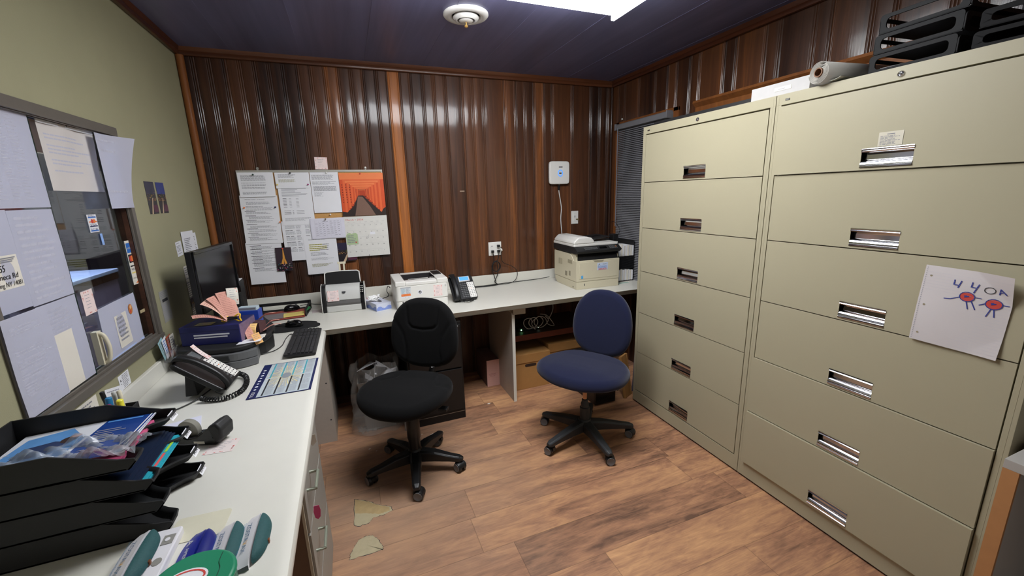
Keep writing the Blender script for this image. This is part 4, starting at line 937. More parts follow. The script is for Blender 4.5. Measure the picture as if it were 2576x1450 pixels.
board_paper('small night city photograph half hidden under the calendar', .797, .925, 1.105, 1.250, nightphoto(12), y=-.021, rot=.04, m=NIGHT, name='night_photograph', cat='photo')
# wall calendar: picture page above, month page below
cal = thing('wall_calendar', 'wall calendar open at March 2026 with an orange gate corridor picture', 'calendar', (.860, -.026, 1.137))
s = Sheet(.312, .314, lambda u, v: .001, nu=3, nv=3); s.paper(mat('deep_vermilion', (176, 66, 34), .3))
OR = [mat('gate_orange_%d' % i, c, .35) for i, c in enumerate(((212, 84, 44), (226, 104, 58), (176, 62, 30), (234, 128, 74), (120, 40, 24)))]
w_, h_ = .312, .314; vx, vz = .150, .175
s.rect(0, .285, w_, h_, OR[3], .0003)
for k in range(11):
    t = 1-.84*(k/10)**.75
    x0, x1 = vx+(0-vx)*t, vx+(w_-vx)*t; z0, z1 = vz+(0-vz)*t, vz+(.285-vz)*t; b_ = .022*t+.001
    lf_ = .0004+.00012*k
    s.rect(x0, z0, x1, z1, OR[4] if k % 2 else OR[2], lf_); c = OR[(k*3) % 2]
    s.rect(x0, z0, x0+b_, z1, c, lf_+.00005); s.rect(x1-b_, z0, x1, z1, c, lf_+.00005); s.rect(x0, z1-b_*.8, x1, z1, OR[1] if k % 2 else OR[3], lf_+.00006)
s.shape([(.0, 0), (.30, 0), (.20, .10), (.155, .150), (.12, .150), (.08, .07)], mat('gate_shadow', (42, 26, 22), .5), .0022)
s.shape([(.085, 0), (.235, 0), (.195, .075), (.150, .140), (.118, .143), (.105, .085)], mat('stone_path', (122, 92, 78), .6, var=.15, scale=200), .0024)
s.shape([(.0, 0), (.06, 0), (.03, .03), (0, .035)], mat('gate_shadow', (42, 26, 22), .5), .0024); s.shape([(.27, 0), (.312, 0), (.312, .06), (.29, .045)], mat('gate_shadow', (42, 26, 22), .5), .0024)
for k in range(3):
    for q in range(8): s.rect(.012+k*.026-(k*.0), .225-q*.018, .018+k*.026, .233-q*.018, OR[4], .0023)
s.obj('picture_page', (0, 0, .310), 'back', parent=cal)
s = Sheet(.312, .306, lambda u, v: .0015*math.sin(v*12), nu=3, nv=8); s.paper(mat('calendar_paper', (216, 214, 208), .6))
s.text('March • 2026', .012, .276, .013, RED, width=.125)
for k, d in enumerate(('Sunday', 'Monday', 'Tuesday', 'Wednesday', 'Thursday', 'Friday', 'Saturday')): s.text(d, .020+k*.042, .262, .004, INK, width=.018)
for d in range(1, 36):
    r_, c_ = divmod(d-1, 7); n_ = d if d <= 31 else d-31
    s.text(str(n_), .016+c_*.042, .236-r_*.050, .0078, INKD if d <= 31 else INKL)
for k in range(6): s.rect(.012, .252-k*.050, .300, .2524-k*.050, INKL)
for k in range(8): s.rect(.010+k*.0417, .004, .0104+k*.0417, .252, INKL)
s.shape([(x+.004, z+.096) for x, z in ((0, 0), (.082, 0), (.082, .075), (.07, .088), (.05, .086), (.04, .08), (.028, .09), (.01, .086), (0, .07))], mat('sage_note', (170, 190, 148), .6), .0012)
s.lines(.012, .165, .07, .115, .012, INK, lift=.0016); s.line([(.150, .15), (.165, .145), (.155, .135), (.168, .165)], .001, INK); s.disc(.07, .112, .005, RED, .0018)
s.disc(.156, .006, .003, INKD)
s.rect(.178, .165, .215, .185, PAPER, .0009)
s.obj('month_page', (0, 0, 0), 'back', parent=cal)
s = Sheet(.084, .084, nu=1, nv=1); s.paper(mat('blush_card', (236, 216, 212), .6)); hearts(s, 22, 5)
tag(s.obj('reminder_card', (.710, -.0075, 1.790), 'back', -.02), 'heart bordered reminder card taped just above the notice board', 'card')
for lb_, x, z, c in (('dark green push pin in the upper left sheet', .317, 1.755, mat('pin_green', (30, 60, 50), .3)), ('black push pin in the second column top sheet', .545, 1.764, BLACK), ('pale yellow push pin left in the second column', .455, 1.686, YELLOW), ('magenta push pin right in the second column', .650, 1.684, mat('pin_magenta', (150, 40, 110), .3)), ('orange push pin at the left edge of the price sheet', .232, 1.535, ORANGE), ('navy push pin at the right edge of the price sheet', .422, 1.532, NAVY), ('orange push pin between the first two columns', .437, 1.427, mat('pin_amber', (228, 130, 70), .3)), ('clear push pin at the top of the third column', .782, 1.765, WPLA), ('white push pin alone on bare cork', .773, 1.465, WPLA), ('red push pin holding the tower photograph', .427, 1.238, RED), ('small red push pin at the top of the calendar', 1.010, 1.757, RED)):
    pin(lb_, x, z, c, -.029 if 'tower' in lb_ or 'calendar' in lb_ or 'upper left' in lb_ else (-.014 if 'bare' in lb_ else -.025))

# ---------------------------------------------------------------- devices and plates on the back wall
ap = thing('wall_clock_terminal', 'white square wall device with a glowing blue ring above the copier', 'wall device', (2.678, -.008, 1.747))
def sq(a, b, k=2.6*2, n=40): 
    return [(math.copysign(abs(math.cos(2*PI*i/n))**(2/k), math.cos(2*PI*i/n))*a, math.copysign(abs(math.sin(2*PI*i/n))**(2/k), math.sin(2*PI*i/n))*b) for i in range(n)]
MB().prism(sq(.100, .098, 9), -.034, -.008, 'y').obj('housing', WPLA, ap, bevel=.008, bseg=3, smooth=40)
MB().prism(sq(.094, .092, 9), -.008, .004, 'y').obj('back_plate', DGREY, ap)
rg = MB(); rg.tube([(.022*math.cos(2*PI*k/32)+.006, -.0345, .026*math.sin(2*PI*k/32)-.004) for k in range(32)], .0035, 6, closed=True)
rg.obj('blue_ring', mat('ring_glow', (60, 140, 240), .4, emit=1.0), ap)
MB().box((-.005, -.036, -.009), (.017, -.033, .001)).box((-.008, -.035, .045), (.028, -.0335, .052)).obj('dark_marks', INKD, ap)
MB().tube(smoothpts([(.01, -.005, -.09), (.005, -.008, -.16), (.03, -.006, -.30), (.025, -.006, -.42), (.04, -.01, -.60)], 6), .004, 6).obj('supply_cord', WCORD, ap)
MB().box((-.006, -.014, -.15), (.012, -.001, -.105)).obj('cord_clip', BLACK, ap, bevel=.002)
sw = thing('socket_plate', 'white single socket plate with small brass fitting right of the white device', 'wall socket', (2.853, -.002, 1.347))
MB().box((-.037, -.006, -.059), (.037, 0, .059)).obj('plate', WPLA, sw, bevel=.003)
MB().box((-.016, -.0085, -.034), (.016, -.005, .034)).obj('insert', WPLA, sw, bevel=.001)
MB().tube([(.01, -.008, -.018), (.03, -.022, -.014), (.028, -.022, -.030)], .004, 6).obj('brass_fitting', mat('aged_brass', (140, 124, 76), .4, .6), sw)
MB().box((-.008, -.0092, .004), (-.005, -.008, .016)).box((.004, -.0092, .006), (.007, -.008, .015)).box((-.004, -.0092, -.006), (.002, -.008, -.001)).obj('slots', INKD, sw)
so = thing('power_outlet', 'white double power outlet plate with three black plugs above the backsplash', 'power outlet', (2.058, -.002, 1.113))
MB().box((-.059, -.006, -.059), (.059, 0, .059)).obj('plate', WPLA, so, bevel=.003)
for x in (-.028, .028):
    for z in (-.022, .022):
        MB().prism(rrect(x-.016, z-.015, x+.016, z+.015, .012), -.0085, -.005, 'y').box((x-.008, -.0092, z-.004), (x-.005, -.008, z+.006), 1).box((x+.005, -.0092, z-.004), (x+.008, -.008, z+.006), 1).obj('receptacle', [WPLA, INKD], so)
# plugs + cords
def cord(label, pts, r=.0032, c=CORD, plug=None, name='electric_cable', k=8):
    t = MB().tube(smoothpts(pts, k), r, 8)
    if plug: 
        x, y_, z = plug; t.box((x-.011, y_-.024, z-.010), (x+.011, y_, z+.010), 0)
    return tag(t.obj(name, c, smooth=50), label, 'cord')
cord('black power cord from the lower left plug down onto the worktop', [(2.030, -.03, 1.088), (2.034, -.034, 1.02), (2.02, -.030, .93), (2.035, -.032, .87), (2.04, -.05, .812), (2.0, -.07, .804), (1.85, -.06, .806), (1.72, -.10, .805)], plug=(2.030, -.009, 1.091))
cord('black power cord from the lower right plug, looped in a small coil', [(2.086, -.03, 1.088), (2.075, -.036, 1.03), (2.05, -.04, 1.0)]+[(2.045+.038*math.sin(a*.7), -.04-.002*a, .965+.045*math.cos(a*.7)) for a in range(0, 19)]+[(2.06, -.05, .90), (2.03, -.05, .83), (2.05, -.07, .804), (1.95, -.09, .804), (1.80, -.08, .805), (1.70, -.14, .805)], plug=(2.086, -.009, 1.091))
cord('black power cord arcing right from the upper plug and back to the counter', [(2.088, -.035, 1.135), (2.11, -.04, 1.11), (2.10, -.04, 1.06), (2.12, -.035, .99), (2.20, -.03, .95), (2.25, -.03, .90), (2.24, -.04, .84), (2.18, -.06, .806), (2.05, -.075, .805), (1.93, -.085, .805)], r=.0026, plug=(2.086, -.009, 1.137))
cord('long black cord running along the backsplash to the copier', [(1.80, -.07, .804), (2.0, -.05, .804), (2.2, -.035, .804), (2.35, -.03, .805), (2.45, -.05, .812), (2.54, -.10, .83)], r=.003)
tag(MB().prism([(0, 0), (.012, -.004), (.018, -.02), (.008, -.024), (0, -.012)], -.045, -.028, 'y', 0, T(2.098, 0, 1.118)).obj('white_cord_clip', WPLA, bevel=.002), 'white cord clip hanging by the plugs of the power outlet', 'clip')
tag(MB().box((1.773, -.0025, 1.605), (1.812, -.001, 1.614)).obj('old_label', mat('faded_label', (150, 128, 108), .6)), 'tiny faded label strip alone on the wood wall', 'label')

# ================================================================== MACHINES ON THE BACK COUNTER
# sheet-fed scanner
sc = thing('document_scanner', 'white and black sheet-fed scanner with raised black paper chute', 'scanner', (.800, -.352, CZ), math.radians(-5))
body = [(0, .0), (0, .045), (.010, .050), (.018, .075), (.012, .082), (.030, .150), (.050, .176), (.075, .186), (.11, .176), (.15, .12), (.16, 0)]
MB().prism(body, -.115, .115, 'x').obj('body', SILVER, sc, bevel=.003, smooth=40)
for s_ in (-1, 1):
    MB().prism([(-.004, 0), (-.006, .05), (.006, .11), (.026, .160), (.048, .184), (.078, .192), (.115, .180), (.156, .12), (.165, 0)], s_*.115, s_*.140, 'x').obj('end_panel', GLOSSB if s_ > 0 else BLACK, sc, bevel=.004, smooth=40)
    MB().prism([(-.005, 0), (-.007, .05), (.005, .11), (.025, .161), (.048, .186), (.078, .194), (.116, .182), (.157, .12), (.166, 0)], s_*.140, s_*.145, 'x').obj('end_rim', WPLA, sc, bevel=.002)
MB().box((-.110, -.002, .003), (.110, .004, .040)).obj('output_flap', SILVER, sc, bevel=.003)
MB().prism([(-.001, .046), (.012, .052), (.019, .074), (.010, .079), (.0, .06)], -.112, .112, 'x').obj('paper_slot', mat('slot_shadow_grey', (88, 86, 84), .5), sc)
ch = MB(); Mh = T(0, .080, .175) @ Matrix.Rotation(math.radians(-14), 4, 'X')
ch.prism([(-.118, 0), (.118, 0), (.114, .088), (.10, .096), (0, .100), (-.10, .096), (-.114, .088)], 0, .008, 'y', 0, Mh)
ch.obj('paper_chute', BLACK, sc, bevel=.002)
ch = MB(); ch.prism([(-.122, 0), (-.116, 0), (-.112, .088), (-.098, .096), (0, .1), (.098, .096), (.112, .088), (.116, 0), (.122, 0), (.118, .092), (.102, .101), (0, .105), (-.102, .101), (-.118, .092)], -.004, .012, 'y', 0, Mh)
ch.obj('chute_rim', WPLA, sc)
ex = MB(); ex.box((-.018, .004, .09), (-.007, .009, .158), 0, Mh).box((.011, .004, .09), (.022, .009, .158), 0, Mh).box((-.026, .004, .152), (.030, .009, .168), 0, Mh)
ex.obj('chute_extension', CREAM, sc, bevel=.001)
bt_ = MB()
for k, z in enumerate((.168, .155, .142, .130)): 
    y_ = .036-(.168-z)*.42
    bt_.lathe([(.0001, -.003), (.0045, -.003), (.005, 0)], 12, 0, T(.130, y_-.005, z) @ Matrix.Rotation(.45, 4, 'X'), 'y'); bt_.box((.117, y_-.007, z-.003), (.121, y_-.003, z+.003), 0)
bt_.obj('buttons', WPLA, sc)
MB().prism([(-.013, .007), (.013, .007), (.010, -.004), (0, -.009), (-.010, -.004)], -.006, -.003, 'y', 0, T(.005, .025, .132) @ Matrix.Rotation(-.28, 4, 'X')).obj('emblem', DGREY, sc)
s = Sheet(.075, .075, nu=1, nv=1); s.paper(mat('blush_card', (236, 216, 212), .6)); hearts(s, 20, 8)
o = s.obj('reminder_card', (.700, -.348, .880), 'back', -.03, tilt=-.26); o.matrix_basis = T(.697, -.342, .878, 0, 0, math.radians(-5)) @ Matrix.Rotation(PI/2-.28, 4, 'X')
tag(o, 'heart bordered reminder card stuck on the sheet-fed scanner', 'card')
# tissue box
tb = thing('tissue_box', 'open flat tissue box with pale blue landscape sides and a white tissue', 'tissue box', (1.008, -.475, CZ), math.radians(21))
tm = MB(); tm.prism(rrect(0, 0, .112, .200, .002, 2), 0, .052, 'z')
tm.obj('carton', mat('tissue_carton', (202, 206, 222), .5, var=.08, scale=30), tb)
bl_ = MB(); random.seed(4)
for k in range(11):
    x = .002+k*.01; bl_.box((x, -.0006, .003), (x+.0098, 0, .024+.008*math.sin(k*.9)))
for k in range(18):
    y_ = .003+k*.0108; bl_.box((-.0006, y_, .003), (0, y_+.0106, .024+.008*math.sin(k*.7+1)))
bl_.obj('printed_landscape', mat('soft_blue_print', (132, 152, 214), .5, var=.2, scale=60), tb)
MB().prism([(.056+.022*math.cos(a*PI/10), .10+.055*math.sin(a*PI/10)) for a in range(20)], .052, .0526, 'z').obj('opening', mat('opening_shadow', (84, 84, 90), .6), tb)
def tis(a, b):
    u = (a-.5); return (.056+u*.10*(.35+b*.9)+.012*math.sin(b*9+a*5)-b*.025, .10+.012*math.sin(a*17+b*4)*(.3+b)+.05*(a-.5)+.01*b, .050+b*.062*(1-.35*abs(math.sin(a*8+1)))-max(0, b-.7)*.06)
MB().grid(tis, 26, 12).obj('tissue', mat('tissue_paper', (232, 232, 230), .9), tb, smooth=60, solid=.0006)
tag(MB().lathe([(.0001, .0)]+[(.019*math.sin(PI*k/12), .019-.019*math.cos(PI*k/12)) for k in range(1, 12)]+[(.0001, .038)], 20).obj('red_ball', mat('red_rubber', (196, 44, 40), .4), smooth=60), 'small red ball by the backsplash between scanner and tissue box', 'ball'); bpy.data.objects['red_ball'].location = (.965, -.16, CZ)
# laser printer
hp = thing('laser_printer', 'compact white laser printer with dark output well and round hp emblem', 'printer', (1.328, -.52, CZ))
PW_ = mat('printer_white', (224, 222, 216), .42, var=.015)
MB().prism(rrect(-.182, 0, .182, .345, .022), .0, .062, 'z').obj('lower_case', PW_, hp, bevel=.003)
MB().prism(rrect(-.184, -.002, .184, .345, .022), .064, .168, 'z').obj('middle_case', PW_, hp, bevel=.003)
hw = MB(); o_ = rrect(-.184, -.002, .184, .345, .022); i_ = [(-.105, .085), (.095, .085), (.105, .265), (-.115, .265)]
# top cover with an output well
tp = MB()
tp.box((-.184, -.002, .168), (-.115, .345, .204)).box((.105, -.002, .168), (.184, .345, .204)).box((-.115, -.002, .168), (.105, .085, .196)).box((-.115, .265, .168), (.105, .345, .204))
tp.obj('top_cover', PW_, hp, bevel=.006)
MB().add([(-.115, .085, .197), (.105, .085, .197), (.105, .265, .172), (-.115, .265, .172)], [(0, 1, 2, 3)]).box((-.115, .255, .172), (.105, .265, .2045)).box((-.115, .085, .172), (-.111, .265, .2045)).box((.101, .085, .172), (.105, .265, .2045)).obj('output_well', mat('well_dark', (40, 36, 38), .35), hp)
MB().box((-.085, .088, .198), (.06, .094, .200)).box((.07, .088, .198), (.095, .094, .200)).obj('well_guides', WPLA, hp)
MB().prism(rrect(.112, .155, .172, .30, .008), .204, .2095, 'z').obj('control_pad', BLACK, hp, bevel=.001)
MB().lathe([(.0001, -.0025), (.0055, -.0025), (.006, 0)], 16, axis='y', M=T(.165, -.002, .150)).obj('power_button', SILVER, hp)
MB().box((-.145, -.0026, .052), (-.137, -.001, .060)).box((-.105, -.0012, .02), (-.101, 0, .023)).obj('small_marks', DGREY, hp)
s = Sheet(.070, .078, nu=1, nv=1); s.paper(mat('guide_label', (206, 212, 216), .4), .0003); s.rect(0, .0, .07, .012, PAPER); s.rect(.003, .014, .067, .030, ORANGE); s.rect(0, .070, .07, .078, mat('label_grey_bar', (176, 178, 182), .4)); s.lines(.006, .066, .034, .036, .006, mat('pale_teal_ink', (130, 170, 186), .6)); s.lines(.038, .066, .066, .036, .006, INKL); s.text('+', .010, .018, .008, WPLA); s.disc(.028, .006, .0022, INKL); s.disc(.052, .006, .0022, INKL)
s.obj('setup_label', (-.152, -.0028, .085), 'back', parent=hp)['label'] = 'blue and orange setup label'
s = Sheet(.030, .030, nu=1, nv=1); s.paper(PAPER, .0003); s.disc(.015, .015, .0105, INKD, .0005, k=28)
s.line([(.0105, .007), (.0135, .0185)], .0016, PAPER, .0009); s.line([(.0118, .0135), (.0148, .0155), (.0142, .0115)], .0014, PAPER, .0009); s.line([(.0165, .0235), (.0145, .0145)], .0005, PAPER, .0009)
s.line([(.0152, .0065), (.0185, .0195), (.0212, .0185), (.0198, .0125), (.0172, .0115)], .0014, PAPER, .0009)
s.obj('round_emblem', (-.034, -.0028, .103), 'back', parent=hp)['label'] = 'round black and white hp emblem'
s = Sheet(.05, .004, nu=1, nv=1); s.text('LaserJet Pro M404dn', .0, .0, .0032, INKL, width=.045); s.obj('model_name', (-.150, -.0028, .070), 'back', parent=hp)
s = Sheet(.062, .080, nu=1, nv=1); s.paper(mat('blush_card', (236, 216, 212), .6)); hearts(s, 20, 11); tag(s.obj('reminder_card', (1.405, -.5235, .876), 'back'), 'heart bordered reminder card stuck on the white laser printer', 'card')
cord('thin black cable rising behind the left side of the laser printer', [(1.0, -.15, .805), (1.06, -.14, .81), (1.12, -.15, .83), (1.11, -.16, .87), (1.12, -.165, .91), (1.135, -.19, .90)], r=.0028, name='data_cable')
cord('black cable crossing from the black tray to the scanner', [(.50, -.16, .83), (.56, -.15, .835), (.62, -.17, .828), (.68, -.19, .825)], r=.0022, name='data_cable')

# desk phones ----------------------------------------------------
def desk_phone(name, label, loc, rz, tilt, screen, keysm, card=False):
    t = thing(name, label, 'telephone', loc, rz)
    M = Matrix.Rotation(tilt, 4, 'X')     # local x across, y up the phone, z out of the face
    def TM(x=0, y=0, z=0): return M @ Matrix.Translation((x, y, z))
    w, h = .19, .215
    MB().prism(rrect(-w/2, 0, w/2, h, .018), 0, .022, 'z', 0, TM()).obj('body', BLACK, t, bevel=.005, smooth=40)
    MB().box((-w/2+.015, 0.0, -.012), (w/2-.015, .03, 0), 0, TM()).obj('foot', BLACK, t, bevel=.003)
    zt = math.sin(tilt)*h*.75; yt = math.cos(tilt)*h*.75
    MB().add([(-.07, yt-.03, 0), (.07, yt-.03, 0), (.07, yt+.015, 0), (-.07, yt+.015, 0), (-.06, yt-.02, zt), (.06, yt-.02, zt), (.06, yt+.005, zt), (-.06, yt+.005, zt)],
      [(0,3,2,1),(4,5,6,7),(0,1,5,4),(1,2,6,5),(2,3,7,6),(3,0,4,7)]).obj('stand', BLACKM, t, bevel=.004)
    MB().box((-.018, .158, .022), (.068, .205, .026), 0, TM()).obj('screen_bezel', SILVER if screen else GREYP, t, bevel=.001)
    MB().box((-.010, .168, .026), (.060, .199, .0268), 0, TM()).obj('screen', mat('blue_lcd', (74, 140, 240), .3, emit=.9) if screen else mat('grey_lcd', (86, 90, 92), .2), t)
    kp = MB()
    for r in range(8):
        for c in range(3): kp.box((-.020+c*.0175, .016+r*.0165, .022), (-.007+c*.0175, .024+r*.0165, .0255), 0, TM())
    for c in range(5): kp.box((-.018+c*.017, .150, .022), (-.006+c*.017, .1555, .0255), 0, TM())
    kp.obj('keypad', [GREYP], t, bevel=.0005)
    fk = MB(); fk.box((.036, .010, .022), (.088, .148, .0245), 0, TM())
    for r in range(9):
        for c in range(3): fk.box((.041+c*.0165, .015+r*.0148, .0245), (.048+c*.0165, .019+r*.0148, .0252), 1 if not (r == 5 and c == 1) else 2, TM())
    fk.obj('line_key_card', [WPLA, INKD, ORANGE], t)
    hs = MB(); pts = [(-.066, -.004, .040), (-.066, .018, .050), (-.066, .06, .060), (-.066, .11, .063), (-.066, .16, .060), (-.066, .200, .050), (-.066, .222, .040)]
    P = smoothpts(pts, 5); n = len(P); vs = []; fs = []
    for i, p in enumerate(P):
        q = i/(n-1); e = abs(q-.5)*2; a = .018+.008*e**3; b = .011+.010*e**4
        if i in (0, n-1): a *= .7; b *= .7
        for j in range(14):
            an = 2*PI*j/14; c_, s_ = math.cos(an), math.sin(an)
            vs.append((p.x+math.copysign(abs(c_)**.7, c_)*a, p.y, p.z-(.012*e**4)+math.copysign(abs(s_)**.8, s_)*b))
    for i in range(n-1): fs += [(i*14+j, i*14+(j+1) % 14, (i+1)*14+(j+1) % 14, (i+1)*14+j) for j in range(14)]
    fs += [tuple(range(13, -1, -1)), tuple((n-1)*14+j for j in range(14))]
    hs.add(vs, fs, 0, TM()); hs.obj('handset', BLACK, t, smooth=60)
    if card:
        s = Sheet(.030, .085, lambda u, v: .012*(v/.085)**2, nu=2, nv=6); s.paper(mat('blush_card', (236, 216, 212), .6)); hearts(s, 16, 21)
        o = s.obj('reminder_card', (0, 0, 0), 'top'); o.matrix_basis = Matrix.Translation(loc) @ Matrix.Rotation(rz, 4, 'Z') @ TM(.055, .135, .029)
        tag(o, 'heart bordered card lying across the screen of the near telephone', 'card')
    return t
desk_phone('desk_telephone', 'black desk telephone with a lit blue screen beside the white laser printer', (1.650, -.480, CZ+.004), math.radians(2), math.radians(44), True, SILVER)
desk_phone('desk_telephone', 'black desk telephone propped steeply under the service window', (.345, -1.435, CZ+.012), math.radians(84), math.radians(40), False, SILVER, card=True)
def coil(path, r=.0075, turns=40, wr=.0022, n=None):
    P = smoothpts(path, 24); L = len(P); out = []
    N_ = turns*9
    for i in range(N_):
        q = i/(N_-1)*(L-1); a = int(q); f_ = q-a; p = P[a].lerp(P[min(a+1, L-1)], f_); d = (P[min(a+1, L-1)]-P[max(a-1, 0)]).normalized()
        u = d.orthogonal().normalized(); 
        u = (V((0, 0, 1))-d*d.z); u = u.normalized() if u.length > .1 else d.orthogonal().normalized(); v = d.cross(u); an = 2*PI*turns*i/(N_-1)
        out.append(p+u*math.cos(an)*r+v*math.sin(an)*r)
    return MB().tube(out, wr, 5)
tag(coil([(.27, -1.545, .818), (.31, -1.56, .811), (.36, -1.565, .811), (.40, -1.52, .811), (.405, -1.44, .812), (.385, -1.36, .813), (.352, -1.335, .825), (.335, -1.345, .845)], turns=34, r=.0088, wr=.0030).obj('coiled_cord', CORD, smooth=60), 'thick coiled handset cord of the near telephone under the window', 'cord')
tag(coil([(1.585, -.43, .812), (1.60, -.50, .811), (1.66, -.535, .811), (1.70, -.50, .811), (1.66, -.475, .812), (1.63, -.50, .812)], turns=26, r=.006, wr=.0019).obj('coiled_cord', CORD, smooth=60), 'coiled handset cord bunched before the telephone beside the laser printer', 'cord')
cord('black line cord trailing from the near telephone toward the wall', [(.30, -1.46, .83), (.24, -1.53, .806), (.18, -1.60, .805), (.12, -1.66, .805), (.06, -1.70, .806)], r=.0026, name='line_cord')

# copier ---------------------------------------------------------
ky = thing('copier', 'cream multifunction copier with white document feeder hump on the back counter', 'copier', (2.752, -.565, CZ), math.radians(-2))
KC = mat('copier_cream', (206, 198, 172), .45, var=.02); KW = mat('copier_white', (222, 220, 214), .4, var=.02)
MB().prism([(0, .0), (0, .062), (.40, .062), (.40, .03), (.36, .0)], -.198, .198, 'x').obj('paper_drawer', KC, ky, bevel=.003)
MB().prism([(-.002, .064), (-.002, .235), (.05, .235), (.10, .285), (.41, .285), (.41, .064)], -.200, .200, 'x').obj('main_case', KC, ky, bevel=.004)
MB().box((-.176, -.0045, .085), (.178, -.001, .222)).obj('front_door', KC, ky, bevel=.003)
MB().prism([(-.05, .232), (.05, .232), (.035, .218), (-.035, .218)], -.007, -.003, 'y').obj('door_grip', mat('grip_shade', (160, 152, 128), .5), ky, bevel=.001)
MB().prism([(.005, .237), (.03, .286), (.03, .30), (.39, .30), (.39, .28), (.12, .262), (.05, .238)], -.178, .188, 'x').obj('output_bay', BLACK, ky)
MB().box((-.196, .02, .236), (-.180, .10, .296)).box((.186, .02, .236), (.198, .10, .27)).obj('bay_cheek', KC, ky)
MB().prism([(-.010, .300), (-.022, .306), (-.024, .316), (.03, .345), (.42, .345), (.42, .296), (.0, .290)], -.206, .206, 'x').obj('scanner_unit', BLACKM, ky, bevel=.004)
kp = MB(); Mk = T(0, -.018, .321) @ Matrix.Rotation(math.radians(29), 4, 'X')
for r in range(3):
    for c in range(10): kp.box((-.13+c*.012, .004+r*.011, 0), (-.122+c*.012, .010+r*.011, .003), 0, Mk)
for r in range(4):
    for c in range(5): kp.box((.10+c*.015, .002+r*.010, 0), (.110+c*.015, .008+r*.010, .003), 1 if (c == 4 and r == 2) else 0, Mk)
kp.box((.01, .012, 0), (.075, .034, .002), 2, Mk)
kp.obj('control_panel', [GREYP, ORANGE, GLOSSB], ky)
MB().prism(rrect(-.206, .030, .206, .42, .012), .346, .366, 'z').obj('platen_lid', KW, ky, bevel=.004)
hump = [(-.206, .366), (-.206, .385), (-.188, .402), (-.168, .420), (-.09, .424), (-.045, .412), (-.025, .392), (-.012, .366)]
MB().prism(hump, .03, .40, 'y').obj('feeder_hump', KW, ky, bevel=.010, bseg=3, smooth=50)
MB().prism([(-.02, .372), (.03, .378), (.19, .400), (.19, .406), (.02, .392), (-.03, .392)], .13, .36, 'y').box((.0, .15, .368), (.05, .35, .385)).obj('document_tray', BLACKM, ky, bevel=.003)
MB().prism([(.02, .392), (.10, .410), (.16, .408), (.12, .400), (.05, .392)], .22, .27, 'y').obj('paper_guide', BLACK, ky)
for (a, b, c_, d_) in ((.255, .325, .175, .225), (.10, .13, .10, .14), (.16, .20, .09, .13)):
    g = MB()
    for k in range(7): yk = a+(b-a)*k/7; g.box((-.2012, yk, c_), (-.2003, yk+.004, d_))
    g.obj('side_vent', mat('vent_shade', (150, 142, 120), .5), ky)
MB().prism([(.07, .205), (.15, .205), (.145, .235), (.075, .235)], -.2015, -.2003, 'x').obj('side_grip', mat('grip_shade', (160, 152, 128), .5), ky)
MB().box((-.012, -.0062, .226), (.022, -.0045, .231)).box((-.128, -.0012, .028), (-.122, 0, .046)).box((-.2012, .05, .012), (-.2003, .06, .022)).obj('dark_marks', DGREY, ky)
s = Sheet(.10, .060, nu=1, nv=1); s.paper(mat('service_label', (200, 212, 232), .4), .0003); s.text('FAST', .012, .040, .010, INKD, width=.03); s.text('COPY', .055, .040, .009, BLUE, width=.035); s.lines(.006, .033, .094, .018, .005, BLUE); s.rect(.012, .006, .085, .014, RED)
s.b = MB(); s.mats = []; s.paper(mat('service_label', (200, 212, 232), .4), .0003); s.line([(.010, .040), (.020, .052), (.024, .040)], .003, INKD); s.lines(.05, .052, .094, .040, .006, INK); s.lines(.006, .034, .094, .018, .005, BLUE, rag=.1); s.lines(.012, .014, .09, .004, .005, RED, rag=.1, hgt=.003)
s.obj('service_label', (-.012, -.0055, .148), 'back', parent=ky)['label'] = 'pale blue service label with red lettering'
s = Sheet(.020, .024, nu=1, nv=1); s.paper(mat('energy_blue', (70, 160, 214), .4), .0003); s.line([(.004, .012), (.010, .018), (.016, .012)], .0012, PAPER); s.obj('blue_sticker', (-.160, -.0055, .090), 'back', parent=ky)['label'] = 'small square blue sticker'
# magazine rack with paper bundles
mr = thing('file_rack', 'black upright file rack squeezed between copier and cabinet', 'file holder', (3.105, -.46, CZ))
MB().box((-.095, -.0, 0), (-.085, .24, .355)).box((.072, 0, 0), (.082, .24, .355)).box((-.095, .23, 0), (.082, .24, .36)).box((-.095, 0, 0), (.082, .24, .008)).box((-.085, .0, .175), (.072, .235, .180)).obj('rack_body', BLACKM, mr, bevel=.003)
MB().box((-.085, -.008, .110), (.072, .002, .225)).obj('rack_front', GLOSSB, mr, bevel=.006)
tag(MB().box((-.12, .02, .33), (-.07, .09, .385), 0, T(3.10, -.46, CZ+.032)).obj('black_adapter', BLACK, bevel=.006), 'black power adapter perched on the file rack corner', 'adapter')
for lb_, z, n_ in (('bundle of white envelopes in the upper half of the black rack', .225, 9), ('bundle of white envelopes in the lower half of the black rack', .010, 9)):
    b = MB(); random.seed(n_)
    for k in range(n_): x = 3.024+k*.0165; b.box((x, -.475+random.uniform(0, .008), CZ+z), (x+.0155, -.28, CZ+z+.095+random.uniform(-.01, .01)), k % 2)
    tag(b.obj('envelope_bundle', [PAPER, PAPERW], bevel=.002), lb_, 'envelopes')
tag(MB().box((2.985, -.53, CZ), (3.09, -.51, CZ+.004)).box((3.02, -.505, CZ), (3.11, -.49, CZ+.003), 1).obj('glass_ruler', [mat('greenish_clear', (160, 190, 176), .2), PAPERW]), 'greenish ruler and slip lying before the black file rack', 'ruler')
cord('thin black cable hooked over the black file rack by the blind', [(3.03, -.42, 1.17), (3.06, -.40, 1.21), (3.10, -.36, 1.25), (3.06, -.34, 1.31), (3.01, -.36, 1.315)], r=.002, name='data_cable')

